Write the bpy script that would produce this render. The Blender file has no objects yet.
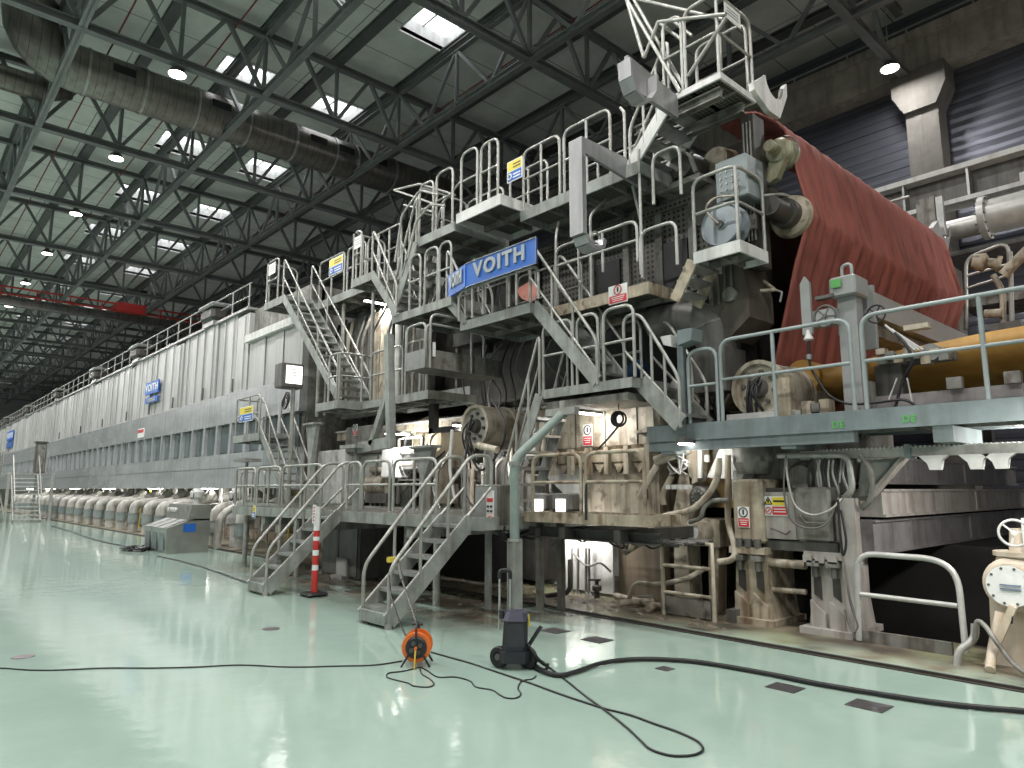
import bpy, math, random
from mathutils import Vector, Matrix
random.seed(7)
C = bpy.context.scene.collection
SC = bpy.context.scene
V = Vector
# ------------------------------------------------------------------ camera model (X across the machine, Y along it, Z up)
FPX, CX, CY, EYE = 700.0, 512.0, 384.0, 1.6
PITCH = math.atan(105 / 700.0)
AX = math.atan(788 / 708.0)

def P(px, py, X=None, Y=None, Z=None):
    """World point seen at a pixel of the 1024x768 photograph, on the plane X=, Y= or Z=."""
    r = px - CX; u = -(py - CY)
    fw = FPX * math.cos(PITCH) - u * math.sin(PITCH); z = FPX * math.sin(PITCH) + u * math.cos(PITCH)
    x = fw * math.cos(AX) + r * math.sin(AX); y = fw * math.sin(AX) - r * math.cos(AX)
    t = X / x if X is not None else (Y / y if Y is not None else (Z - EYE) / z)
    return V((x * t, y * t, EYE + z * t))

# ------------------------------------------------------------------ mesh builder
def rounded(pts, r=0.12, n=4):
    pts = [V(p) for p in pts]
    if r <= 0 or len(pts) < 3: return pts
    out = [pts[0]]
    for i in range(1, len(pts) - 1):
        a, b, c = pts[i - 1], pts[i], pts[i + 1]
        d1, d2 = a - b, c - b
        if d1.length < 1e-6 or d2.length < 1e-6: continue
        k1 = min(r, d1.length * .48); k2 = min(r, d2.length * .48)
        p, q = b + d1.normalized() * k1, b + d2.normalized() * k2
        for j in range(n + 1):
            t = j / n
            out.append(p * (1 - t) ** 2 + b * 2 * t * (1 - t) + q * t * t)
    out.append(pts[-1])
    return out

def catmull(pts, n=6):
    pts = [V(p) for p in pts]; out = []
    for i in range(len(pts) - 1):
        p0 = pts[max(i - 1, 0)]; p1 = pts[i]; p2 = pts[i + 1]; p3 = pts[min(i + 2, len(pts) - 1)]
        for j in range(n):
            t = j / n
            out.append(.5 * ((2 * p1) + (p2 - p0) * t + (2 * p0 - 5 * p1 + 4 * p2 - p3) * t * t + (3 * p1 - p0 - 3 * p2 + p3) * t ** 3))
    out.append(pts[-1])
    return out

class MB:
    def __init__(s): s.v = []; s.f = []; s.sm = []
    def add(s, vs, fs, smooth=False):
        b = len(s.v); s.v += [tuple(v) for v in vs]
        for f in fs: s.f.append(tuple(b + i for i in f)); s.sm.append(smooth)
        return s
    def box(s, x0, x1, y0, y1, z0, z1):
        if x0 > x1: x0, x1 = x1, x0
        if y0 > y1: y0, y1 = y1, y0
        if z0 > z1: z0, z1 = z1, z0
        vs = [(x, y, z) for z in (z0, z1) for x, y in ((x0, y0), (x1, y0), (x1, y1), (x0, y1))]
        return s.add(vs, [(3, 2, 1, 0), (4, 5, 6, 7), (0, 1, 5, 4), (1, 2, 6, 5), (2, 3, 7, 6), (3, 0, 4, 7)])
    def cbox(s, c, sx, sy, sz):
        return s.box(c[0] - sx / 2, c[0] + sx / 2, c[1] - sy / 2, c[1] + sy / 2, c[2] - sz / 2, c[2] + sz / 2)
    def bevbox(s, x0, x1, y0, y1, z0, z1, b=.02):
        """box with chamfered vertical and top edges"""
        def ring(z, i):
            return [(x0 + b + i, y0 + i, z), (x1 - b - i, y0 + i, z), (x1 - i, y0 + b + i, z), (x1 - i, y1 - b - i, z),
                    (x1 - b - i, y1 - i, z), (x0 + b + i, y1 - i, z), (x0 + i, y1 - b - i, z), (x0 + i, y0 + b + i, z)]
        vs = ring(z0, b) + ring(z0 + b, 0) + ring(z1 - b, 0) + ring(z1, b)
        fs = [tuple(range(7, -1, -1)), tuple(range(24, 32))]
        for k in range(3):
            for i in range(8):
                j = (i + 1) % 8; fs.append((k * 8 + i, k * 8 + j, k * 8 + 8 + j, k * 8 + 8 + i))
        return s.add(vs, fs)
    def bar(s, p, q, w, h, up=(0, 0, 1)):
        """rectangular bar from p to q: w sideways, h along up"""
        p, q, up = V(p), V(q), V(up); d = (q - p).normalized()
        side = d.cross(up)
        if side.length < 1e-4: side = d.cross(V((1, 0, 0)))
        side.normalize(); u = side.cross(d).normalized()
        vs = [c + side * a * w / 2 + u * b * h / 2 for c in (p, q) for a, b in ((-1, -1), (1, -1), (1, 1), (-1, 1))]
        return s.add(vs, [(0, 1, 2, 3), (7, 6, 5, 4), (0, 4, 5, 1), (1, 5, 6, 2), (2, 6, 7, 3), (3, 7, 4, 0)])
    def ibeam(s, p, q, w, h, t=.02, up=(0, 0, 1)):
        p, q, up = V(p), V(q), V(up)
        s.bar(p, q, t, h, up); o = up.normalized() * (h / 2 - t / 2)
        s.bar(p + o, q + o, w, t, up); s.bar(p - o, q - o, w, t, up)
        return s
    def tube(s, pts, r, n=8, caps=True, closed=False, radii=None):
        pts = [V(p) for p in pts]; m = len(pts)
        if m < 2: return s
        t0 = (pts[1] - pts[0]).normalized()
        nrm = t0.orthogonal().normalized(); prev = t0; vs = []
        for i, p in enumerate(pts):
            if closed: t = pts[(i + 1) % m] - pts[i - 1]
            elif i == 0: t = pts[1] - pts[0]
            elif i == m - 1: t = pts[-1] - pts[-2]
            else: t = (pts[i + 1] - p).normalized() + (p - pts[i - 1]).normalized()
            if t.length < 1e-9: t = prev.copy()
            t.normalize()
            nrm = prev.rotation_difference(t) @ nrm; nrm = (nrm - t * nrm.dot(t)).normalized(); prev = t
            b = t.cross(nrm); rr = radii[i] if radii else r
            for k in range(n):
                a = 2 * math.pi * k / n
                vs.append(p + (nrm * math.cos(a) + b * math.sin(a)) * rr)
        fs = []
        for i in range(m if closed else m - 1):
            for k in range(n):
                k2 = (k + 1) % n; i2 = (i + 1) % m
                fs.append((i * n + k, i * n + k2, i2 * n + k2, i2 * n + k))
        s.add(vs, fs, True)
        if caps and not closed:
            s.add(vs[:n], [tuple(range(n - 1, -1, -1))]); s.add(vs[-n:], [tuple(range(n))])
        return s
    def cyl(s, p, q, r, n=20, r2=None):
        return s.tube([p, q], r, n, radii=[r, r if r2 is None else r2])
    def lathe(s, o, axis, prof, n=24):
        """prof: list of (distance along axis, radius), flat shaded between rings with different slope"""
        o, ax = V(o), V(axis).normalized(); a = ax.orthogonal().normalized(); b = ax.cross(a)
        for i in range(len(prof) - 1):
            (h0, r0), (h1, r1) = prof[i], prof[i + 1]; vs = []
            for h, r in ((h0, r0), (h1, r1)):
                for k in range(n):
                    t = 2 * math.pi * k / n; vs.append(o + ax * h + (a * math.cos(t) + b * math.sin(t)) * r)
            s.add(vs, [(k, (k + 1) % n, n + (k + 1) % n, n + k) for k in range(n)], True)
        return s
    def prism(s, poly, plane, a, b):
        """poly: 2D outline on plane 'x' (y,z), 'y' (x,z) or 'z' (x,y), extruded from a to b along that axis"""
        def m(p, t):
            return {'x': (t, p[0], p[1]), 'y': (p[0], t, p[1]), 'z': (p[0], p[1], t)}[plane]
        n = len(poly); vs = [m(p, a) for p in poly] + [m(p, b) for p in poly]
        return s.add(vs, [tuple(range(n - 1, -1, -1)), tuple(range(n, 2 * n))] + [(i, (i + 1) % n, n + (i + 1) % n, n + i) for i in range(n)])
    def torus(s, c, axis, R, r, n=28, m=6):
        c, ax = V(c), V(axis).normalized(); a = ax.orthogonal().normalized(); b = ax.cross(a)
        return s.tube([c + (a * math.cos(2 * math.pi * i / n) + b * math.sin(2 * math.pi * i / n)) * R for i in range(n)], r, m, closed=True)
    def build(s, name, mat, parent=None):
        me = bpy.data.meshes.new(name)
        off = V((0, 0, 0))
        if parent is not None: off = V(parent.get('_o', (0, 0, 0)))
        me.from_pydata([V(v) - off for v in s.v], [], s.f)
        me.polygons.foreach_set('use_smooth', s.sm); me.materials.append(mat); me.update()
        import bmesh
        bm = bmesh.new(); bm.from_mesh(me); bmesh.ops.recalc_face_normals(bm, faces=bm.faces); bm.to_mesh(me); bm.free()
        o = bpy.data.objects.new(name, me); C.objects.link(o)
        o['_o'] = tuple(off)
        if parent is not None: o.parent = parent
        return o

def thing(name, label, cat, loc=(0, 0, 0), group=None):
    o = bpy.data.objects.new(name, None); C.objects.link(o); o.location = loc
    o.empty_display_size = .2; o['_o'] = tuple(loc)
    o['label'] = label; o['category'] = cat
    if group: o['group'] = group
    return o

def single(mb, name, mat, label, cat, group=None):
    """a thing that is one mesh, its origin at its own base"""
    lo = [min(v[i] for v in mb.v) for i in range(3)]; hi = [max(v[i] for v in mb.v) for i in range(3)]
    c = V(((lo[0] + hi[0]) / 2, (lo[1] + hi[1]) / 2, lo[2]))
    mb.v = [tuple(V(v) - c) for v in mb.v]
    o = mb.build(name, mat); o.location = c; o['_o'] = tuple(c)
    o['label'] = label; o['category'] = cat
    if group: o['group'] = group
    return o

def struct(mb, name, mat, parent=None):
    o = mb.build(name, mat, parent)
    if parent is None: o['kind'] = 'structure'
    return o

def dup(root, delta, label=None):
    r = root.copy(); C.objects.link(r); r.location = V(root.location) + V(delta)
    if label: r['label'] = label
    for ch in root.children:
        c = ch.copy(); C.objects.link(c); c.parent = r
        for g in ch.children:
            d = g.copy(); C.objects.link(d); d.parent = c
    return r

ORD = ['first', 'second', 'third', 'fourth', 'fifth', 'sixth', 'seventh', 'eighth', 'ninth', 'tenth', 'eleventh', 'twelfth', 'thirteenth',
       'fourteenth', 'fifteenth', 'sixteenth', 'seventeenth', 'eighteenth', 'nineteenth', 'twentieth', 'twenty-first', 'twenty-second',
       'twenty-third', 'twenty-fourth', 'twenty-fifth']

# ------------------------------------------------------------------ materials
def M(name, col, rough=.5, metal=0., var=.25, scale=3., streak=None, samt=.6, bump=0., stretch=(1, 1, 1), speck=None, spec=.5):
    """base colour with blotchy variation; streak = colour of vertical run-off stains, on the felt of painted fold shade; speck = colour of small patches"""
    m = bpy.data.materials.new(name); m.use_nodes = True
    nt = m.node_tree; N = nt.nodes; L = nt.links; b = N['Principled BSDF']
    b.inputs['Roughness'].default_value = rough; b.inputs['Metallic'].default_value = metal
    b.inputs['Specular IOR Level'].default_value = spec
    geo = N.new('ShaderNodeNewGeometry')
    mp = N.new('ShaderNodeMapping'); mp.inputs['Scale'].default_value = stretch; L.new(geo.outputs['Position'], mp.inputs['Vector'])
    no = N.new('ShaderNodeTexNoise'); no.inputs['Scale'].default_value = scale; no.inputs['Detail'].default_value = 6; no.inputs['Roughness'].default_value = .65
    L.new(mp.outputs[0], no.inputs['Vector'])
    rp = N.new('ShaderNodeValToRGB'); rp.color_ramp.elements[0].position = .3; rp.color_ramp.elements[1].position = .7
    d = [max(0, c * (1 - var)) for c in col]; l = [min(1, c * (1 + var)) for c in col]
    rp.color_ramp.elements[0].color = (*d, 1); rp.color_ramp.elements[1].color = (*l, 1)
    L.new(no.outputs['Fac'], rp.inputs[0]); out = rp.outputs[0]
    for colr, sc, st, lo, hi, amt in ([(streak, 1., (7, 7, .55), .48, .72, samt)] if streak else []) + ([(speck, 5., (1, 1, 1), .56, .66, .8)] if speck else []):
        mp2 = N.new('ShaderNodeMapping'); mp2.inputs['Scale'].default_value = st; L.new(geo.outputs['Position'], mp2.inputs['Vector'])
        n2 = N.new('ShaderNodeTexNoise'); n2.inputs['Scale'].default_value = sc; n2.inputs['Detail'].default_value = 5
        L.new(mp2.outputs[0], n2.inputs['Vector'])
        mr = N.new('ShaderNodeMapRange'); mr.inputs[1].default_value = lo; mr.inputs[2].default_value = hi; mr.inputs[4].default_value = amt
        L.new(n2.outputs['Fac'], mr.inputs[0])
        mx = N.new('ShaderNodeMixRGB'); L.new(mr.outputs[0], mx.inputs[0]); L.new(out, mx.inputs[1]); mx.inputs[2].default_value = (*colr, 1)
        out = mx.outputs[0]
    L.new(out, b.inputs['Base Color'])
    if bump:
        bp = N.new('ShaderNodeBump'); bp.inputs['Strength'].default_value = bump; bp.inputs['Distance'].default_value = .02
        L.new(no.outputs['Fac'], bp.inputs['Height']); L.new(bp.outputs[0], b.inputs['Normal'])
    return m

def emis(name, col, strength):
    m = bpy.data.materials.new(name); m.use_nodes = True; b = m.node_tree.nodes['Principled BSDF']
    b.inputs['Base Color'].default_value = (*col, 1); b.inputs['Emission Color'].default_value = (*col, 1)
    b.inputs['Emission Strength'].default_value = strength
    return m

def stripes(m, axis, period, width, col, bump=0.):
    """adds thin seam lines every `period` metres along a world axis"""
    nt = m.node_tree; N = nt.nodes; L = nt.links; b = N['Principled BSDF']
    geo = N.new('ShaderNodeNewGeometry'); sp = N.new('ShaderNodeSeparateXYZ'); L.new(geo.outputs['Position'], sp.inputs[0])
    dv = N.new('ShaderNodeMath'); dv.operation = 'DIVIDE'; dv.inputs[1].default_value = period; L.new(sp.outputs[axis], dv.inputs[0])
    fr = N.new('ShaderNodeMath'); fr.operation = 'FRACT'; L.new(dv.outputs[0], fr.inputs[0])
    lt = N.new('ShaderNodeMath'); lt.operation = 'LESS_THAN'; lt.inputs[1].default_value = width / period; L.new(fr.outputs[0], lt.inputs[0])
    old = b.inputs['Base Color'].links[0].from_socket
    mx = N.new('ShaderNodeMixRGB'); L.new(lt.outputs[0], mx.inputs[0]); L.new(old, mx.inputs[1]); mx.inputs[2].default_value = (*col, 1)
    L.new(mx.outputs[0], b.inputs['Base Color'])
    if bump:
        wv = N.new('ShaderNodeMath'); wv.operation = 'PINGPONG'; wv.inputs[1].default_value = .5; L.new(fr.outputs[0], wv.inputs[0])
        bp = N.new('ShaderNodeBump'); bp.inputs['Strength'].default_value = bump; bp.inputs['Distance'].default_value = .05
        L.new(wv.outputs[0], bp.inputs['Height']); L.new(bp.outputs[0], b.inputs['Normal'])
    return m

def dots(m, period, col, r=.28):
    """a grid of punched holes on the Y-Z plane"""
    nt = m.node_tree; N = nt.nodes; L = nt.links; b = N['Principled BSDF']
    geo = N.new('ShaderNodeNewGeometry')
    vs = N.new('ShaderNodeVectorMath'); vs.operation = 'SCALE'; vs.inputs['Scale'].default_value = 1 / period; L.new(geo.outputs['Position'], vs.inputs[0])
    fr = N.new('ShaderNodeVectorMath'); fr.operation = 'FRACTION'; L.new(vs.outputs[0], fr.inputs[0])
    mu = N.new('ShaderNodeVectorMath'); mu.operation = 'MULTIPLY_ADD'; mu.inputs[1].default_value = (0, 1, 1); mu.inputs[2].default_value = (0, -.5, -.5)
    L.new(fr.outputs[0], mu.inputs[0])
    ln = N.new('ShaderNodeVectorMath'); ln.operation = 'LENGTH'; L.new(mu.outputs[0], ln.inputs[0])
    lt = N.new('ShaderNodeMath'); lt.operation = 'LESS_THAN'; lt.inputs[1].default_value = r; L.new(ln.outputs['Value'], lt.inputs[0])
    old = b.inputs['Base Color'].links[0].from_socket
    mx = N.new('ShaderNodeMixRGB'); L.new(lt.outputs[0], mx.inputs[0]); L.new(old, mx.inputs[1]); mx.inputs[2].default_value = (*col, 1)
    L.new(mx.outputs[0], b.inputs['Base Color'])
    return m

rust = (.12, .055, .02)
GALV = M('galvanised_steel', (.37, .37, .345), .42, .35, .25, 6, streak=(.16, .135, .095), samt=.5)
GALVB = M('bright_galvanised_steel', (.48, .48, .455), .38, .3, .15, 6)
PAINT = M('grey_green_paint', (.27, .285, .265), .5, 0, .3, 4, streak=(.09, .075, .055), samt=.65)
DECKG = M('blue_grey_painted_channel', (.17, .205, .21), .45, 0, .22, 3, streak=(.08, .08, .075), samt=.5)
WHITE = M('dirty_white_paint', (.62, .62, .6), .5, 0, .15, 4, streak=(.25, .21, .16), samt=.4)
CREAM = M('stained_cream_paint', (.46, .41, .325), .55, 0, .32, 3, streak=(.13, .08, .04), samt=.9, bump=.25, speck=(.16, .13, .1))
RUSTY = M('rust_stained_cream_paint', (.37, .32, .24), .6, 0, .38, 4, streak=rust, samt=.95, bump=.3, speck=(.11, .08, .055))
DARK = M('dark_oily_steel', (.06, .056, .05), .5, .1, .4, 3, streak=(.02, .017, .014), samt=.7, bump=.2)
DGREY = M('dark_grey_steel', (.13, .125, .115), .5, .2, .3, 3, streak=(.04, .035, .03), samt=.7)
MID = M('grimy_grey_steel', (.21, .205, .185), .5, .15, .38, 3.5, streak=(.055, .042, .03), samt=.85, bump=.2, speck=(.09, .075, .06))
STEEL = M('plain_grey_steel', (.36, .36, .35), .35, .6, .2, 5, streak=(.15, .13, .11), samt=.4)
GRATE = stripes(stripes(M('grating', (.17, .165, .14), .6, .2, .25, 4), 'X', .06, .02, (.035, .033, .03)), 'Y', .06, .02, (.035, .033, .03))
PERF = dots(M('perforated_sheet', (.14, .13, .115), .5, .2, .3, 2, streak=(.06, .05, .04)), .085, (.012, .012, .012), .27)
BLACK = M('black_rubber', (.012, .012, .013), .45, 0, .2, 8)
BLACKP = M('black_plastic', (.022, .024, .03), .42, 0, .2, 8)
REDP = M('red_paint', (.5, .035, .03), .45, 0, .15, 6)
ORANGE = M('orange_plastic', (.75, .17, .03), .4, 0, .1, 6)
BLUE = M('blue_sign_enamel', (.014, .115, .46), .45, 0, .08, 3)
SIGNW = M('white_sign_enamel', (.75, .75, .73), .45, 0, .08, 8)
SIGNR = M('red_sign_print', (.55, .03, .04), .45, 0, .1, 8)
SIGNY = M('yellow_sign_print', (.75, .6, .05), .45, 0, .1, 8)
SIGNK = M('black_sign_print', (.02, .02, .02), .5, 0, .1, 8)
LETTER = M('grey_sign_letters', (.30, .33, .34), .4, .2, .08, 5)
GREENM = M('green_marker', (.10, .36, .09), .6, 0, .1, 8)
YELL = M('yellow_paint', (.65, .5, .06), .5, 0, .15, 6)
TRUSS = M('dark_grey_truss_paint', (.165, .17, .167), .45, .1, .2, 2)
PURL = M('dark_purlin_steel', (.085, .088, .085), .5, .1, .2, 2)
LAMPE = emis('lamp_light', (1, .98, .94), 14)
SKYE = emis('daylight_pane', (.93, .96, 1), 2.6)
SCRNE = emis('lit_screen', (1, .98, .93), 3.0)
# ================================================================== THE HALL
def floor_material():
    m = bpy.data.materials.new('mint_epoxy_floor'); m.use_nodes = True
    nt = m.node_tree; N = nt.nodes; L = nt.links; b = N['Principled BSDF']
    geo = N.new('ShaderNodeNewGeometry'); sp = N.new('ShaderNodeSeparateXYZ'); L.new(geo.outputs['Position'], sp.inputs[0])
    def noise(scale, detail, stretch=(1, 1, 1)):
        mp = N.new('ShaderNodeMapping'); mp.inputs['Scale'].default_value = stretch; L.new(geo.outputs['Position'], mp.inputs[0])
        n = N.new('ShaderNodeTexNoise'); n.inputs['Scale'].default_value = scale; n.inputs['Detail'].default_value = detail
        L.new(mp.outputs[0], n.inputs['Vector']); return n.outputs['Fac']
    def mrange(src, a, c, d=0., e=1.):
        r = N.new('ShaderNodeMapRange'); r.inputs[1].default_value = a; r.inputs[2].default_value = c; r.inputs[3].default_value = d; r.inputs[4].default_value = e
        L.new(src, r.inputs[0]); return r.outputs[0]
    def math2(op, a, c):
        r = N.new('ShaderNodeMath'); r.operation = op
        for i, q in enumerate((a, c)):
            if isinstance(q, (int, float)): r.inputs[i].default_value = q
            else: L.new(q, r.inputs[i])
        return r.outputs[0]
    def mix(f, a, c):
        r = N.new('ShaderNodeMixRGB'); L.new(f, r.inputs[0])
        for i, q in ((1, a), (2, c)):
            if isinstance(q, tuple): r.inputs[i].default_value = (*q, 1)
            else: L.new(q, r.inputs[i])
        return r.outputs[0]
    base = mix(mrange(noise(.6, 4), .35, .65), (.335, .45, .39), (.365, .48, .415))
    base = mix(mrange(noise(9, 3), .70, .76, 0, .5), base, (.33, .45, .39))
    # brown splash stains that reach out from the machine beyond the walkway stairs
    sx = mrange(sp.outputs['X'], 4.5, 5.7); sy = mrange(sp.outputs['Y'], 4.9, 6.9); sy2 = mrange(sp.outputs['Y'], 17, 14)
    area = math2('MULTIPLY', math2('MULTIPLY', sx, sy), sy2)
    st = math2('MULTIPLY', area, mrange(noise(1.3, 6, (1.6, .7, 1)), .30, .50))
    base = mix(st, base, mix(mrange(noise(2.2, 5), .4, .6), (.055, .046, .034), (.15, .13, .095)))
    # grime of the strip beyond the gutter
    g = mrange(sp.outputs['X'], 7.12, 7.2)
    dirt = mix(mrange(noise(1.6, 6), .40, .60), (.055, .042, .03), (.21, .175, .12))
    dirt = mix(mrange(noise(1.1, 5, (.6, .6, 1)), .50, .62), dirt, (.22, .225, .125))
    keep = math2('MULTIPLY', mrange(sp.outputs['X'], 7.75, 7.25, 0, .6), mrange(sp.outputs['Y'], 6, 4.5))
    dirt = mix(math2('MULTIPLY', keep, mrange(noise(1.8, 5), .38, .58)), dirt, (.40, .50, .40))
    base = mix(g, base, dirt)
    L.new(base, b.inputs['Base Color'])
    rough = math2('ADD', mrange(noise(1.2, 4), .3, .7, .05, .11), math2('MULTIPLY', math2('MAXIMUM', g, math2('MULTIPLY', st, .5)), .4))
    L.new(rough, b.inputs['Roughness'])
    bp = N.new('ShaderNodeBump'); bp.inputs['Strength'].default_value = .17; bp.inputs['Distance'].default_value = .02
    L.new(noise(3.4, 3), bp.inputs['Height']); L.new(bp.outputs[0], b.inputs['Normal'])
    b.inputs['Specular IOR Level'].default_value = .85
    return m
FLOORM = floor_material()
YFAR = 112.0
fl = MB().box(-13, 6.93, -9, YFAR, -.3, 0).box(7.07, 8.62, -9, YFAR, -.3, 0).box(8.62, 19.4, 6.6, YFAR, -.3, 0)
fl.box(6.93, 7.07, -9, YFAR, -.3, -.08)
struct(fl, 'floor', FLOORM)
GUTT = M('gutter_edge', (.05, .042, .035), .7, 0, .3, 6)
struct(MB().box(6.925, 6.95, -9, YFAR, -.08, .012).box(7.05, 7.075, -9, YFAR, -.08, .012).box(6.95, 7.05, -9, YFAR, -.08, -.05), 'trim_1', GUTT)
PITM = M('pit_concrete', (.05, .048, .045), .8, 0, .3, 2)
struct(MB().box(8.62, 19.4, -9, 6.6, -2.6, -2.4).box(8.55, 8.62, -9, 6.6, -2.5, -.3).box(8.6, 19.4, 6.6, 6.7, -2.5, -.3), 'floor_pit', PITM)

# ceiling with square roof lights
ROOFZ = 14.2
ROOFM = stripes(stripes(M('roof_sheet', (.60, .61, .575), .55, .1, .12, 1.5), 'Y', 1.5, .03, (.12, .12, .11)), 'X', 4.29, .03, (.14, .14, .13))
skx = (7.2, 10.3); sky = [8.55 + 5.9 * k for k in range(17)]
xs = [-13] + [c + d for c in skx for d in (-.8, .8)] + [19.4]
ys = [-9] + [c + d for c in sky for d in (-.8, .8)] + [YFAR]
cm = MB(); n_sky = 0
for i in range(len(xs) - 1):
    for j in range(len(ys) - 1):
        if i % 2 and j % 2: continue
        cm.box(xs[i], xs[i + 1], ys[j], ys[j + 1], ROOFZ, ROOFZ + .12)
struct(cm, 'ceiling', ROOFM)
for cx in skx:
    for k, cy in enumerate(sky):
        if k == 0 and cx < 9: pass
        n_sky += 1
        f = MB()
        for x0, x1, y0, y1 in ((-.84, -.8, -.84, .84), (.8, .84, -.84, .84), (-.8, .8, -.84, -.8), (-.8, .8, .8, .84)):
            f.box(cx + x0, cx + x1, cy + y0, cy + y1, ROOFZ - .05, ROOFZ + .5)
        w = struct(f, 'window_%d' % n_sky, WHITE)
        pn = MB().box(cx - .82, cx + .82, cy - .82, cy + .82, ROOFZ + .48, ROOFZ + .52).build('pane', SKYE, w)
        MB().box(cx - .02, cx + .02, cy - .8, cy + .8, ROOFZ + .44, ROOFZ + .48).box(cx - .8, cx + .8, cy - .02, cy + .02, ROOFZ + .44, ROOFZ + .48).build('glazing_bar', GALV, w)

# walls
SIDING = stripes(M('horizontal_wall_siding', (.12, .124, .15), .30, .6, .1, 1), 'Z', .25, .03, (.07, .07, .085), .35)
stripes(SIDING, 'Z', 1.25, .03, (.03, .03, .04))
struct(MB().box(19.4, 19.6, -9, YFAR, -2.6, 14.3), 'wall_right', SIDING)
PLAIN = M('pale_wall_sheet', (.36, .38, .38), .6, 0, .08, 1)
struct(MB().box(-13.2, -13, -9, YFAR, 0, 14.3), 'wall_left', PLAIN)
struct(MB().box(-13.2, 19.6, -9.2, -9, -2.6, 14.3), 'wall_back', PLAIN)
struct(MB().box(-13.2, 19.6, YFAR, YFAR + .2, 0, 14.3), 'wall_far', PLAIN)
CONC = M('brown_grey_concrete', (.115, .106, .095), .8, 0, .3, 1.6, streak=(.06, .05, .042), samt=.6, bump=.2)
CONCB = M('brown_grey_beam_concrete', (.26, .235, .205), .8, 0, .3, 1.6, streak=(.11, .09, .075), samt=.6, bump=.2)
b = thing('crane_beam', 'long brown-grey concrete beam high along the siding wall', 'beam', (19, 0, 12.2))
MB().box(18.75, 19.4, -9, 110, 12.18, 13.0).build('beam_body', CONCB, b)
MB().box(18.6, 19.4, -9, 110, 13.0, 13.25).build('top_ledge', CONCB, b)
MB().tube([(18.7, -9, 13.42), (18.7, 110, 13.42)], .025, 5).build('cable_rail', GALV, b)
for k in range(14): MB().box(18.68, 18.72, -2 + 1.5 * k, -1.97 + 1.5 * k, 13.25, 13.44).build('rail_clip', GALV, b)
for k, (yc, lab) in enumerate(((5.35, 'concrete wall column with a flared corbel beside the brightly lit siding'), (17.35, 'concrete wall column hidden mostly behind the paper machine'))):
    t = thing('wall_column', lab, 'column', (19.1, yc, 0))
    MB().box(18.75, 19.38, yc - .37, yc + .37, -2.4, 11.1).build('shaft', CONC, t)
    MB().prism([(yc - .37, 11.1), (yc - .62, 11.62), (yc - .62, 12.18), (yc + .62, 12.18), (yc + .62, 11.62), (yc + .37, 11.1)], 'x', 18.62, 19.38).build('corbel', CONC, t)

# ------------------------------------------------------------------ roof trusses
ZB, ZT = 12.2, 13.95
XN0, PAN = -10.39, 2.145            # bottom nodes every PAN metres across
def truss_mesh():
    t = thing('roof_truss', '', 'truss', (0, 0, ZB))
    x0, x1 = -13, 18.75
    MB().ibeam((x0, 0, ZB), (x1, 0, ZB), .2, .2, .035).build('bottom_chord', TRUSS, t)
    MB().ibeam((x0, 0, ZT), (x1, 0, ZT), .18, .18, .035).build('top_chord', TRUSS, t)
    n = 13
    for i in range(n):
        a = XN0 + i * PAN; c = a + PAN / 2
        if i == 0: proto_d = MB().bar((a, 0, ZB), (c, 0, ZT), .1, .1, (0, 1, 0)).build('web_diagonal', TRUSS, t); proto_e = MB().bar((c, 0, ZT), (a + PAN, 0, ZB), .1, .1, (0, 1, 0)).build('web_diagonal', TRUSS, t); proto_v = MB().bar((a, 0, ZB), (a, 0, ZT), .09, .09, (0, 1, 0)).build('web_post', TRUSS, t)
        else:
            for p in (proto_d, proto_e, proto_v):
                q = p.copy(); q.location = V((i * PAN, 0, 0)); C.objects.link(q); q.parent = t
    return t
tr = truss_mesh(); tr.location = (0, -.35, ZB)
tr['label'] = 'dark grey roof truss nearest overhead, cut by the top edge of the picture'; tr['group'] = 'roof trusses across the hall'
for k in range(1, 18):
    dup(tr, (0, 6 * k, 0), 'dark grey lattice roof truss spanning the hall, %s back from the one overhead' % ORD[k - 1])
# longitudinal trusses, one line per column row, copied bay by bay
lt = thing('lattice_girder', '', 'truss', (0, 0, ZB))
MB().ibeam((0, -.35, ZB), (0, 107.6, ZB), .18, .18, .03).build('bottom_chord', TRUSS, lt)
MB().ibeam((0, -.35, ZT), (0, 107.6, ZT), .16, .16, .03).build('top_chord', TRUSS, lt)
WEBLIT = M('lit_truss_web', (.21, .213, .215), .4, .2, .15, 2)  # truss grey lightened to paint roof-light brightness onto the girder webs
protos = []
for k, (ya, za, yb, zb_) in enumerate(((0, ZT, 1.5, ZB), (1.5, ZB, 3, ZT), (3, ZT, 4.5, ZB), (4.5, ZB, 6, ZT), (3, ZB, 3, ZT), (1.5, ZB, 1.5, ZT - .9), (4.5, ZB, 4.5, ZT - .9))):
    if k >= 5: continue
    protos.append(MB().bar((0, ya - .35, za), (0, yb - .35, zb_), .09, .09, (1, 0, 0)).build('web_member', WEBLIT, lt))
for bay in range(1, 18):
    for p in protos:
        q = p.copy(); q.location = V((0, 6 * bay, 0)); C.objects.link(q); q.parent = lt
gx = [2.48 + 4.29 * k for k in (-2, -1, 0, 1, 2, 3)]
gl = ['far out over the open floor at left', 'over the open floor left of the lamp row', 'left of the lamp row, crossing the big air duct by its elbow',
      'running lengthways just right of the lamp row', 'running lengthways over the front of the paper machine', 'running lengthways over the red felt towards the siding wall']
lt.location = (gx[0], 0, ZB); lt['label'] = 'lengthways steel lattice girder ' + gl[0]; lt['group'] = 'lattice girders along the hall'
for i in range(1, 6): dup(lt, (gx[i] - gx[0], 0, 0), 'steel lattice girder ' + gl[i])
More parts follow.
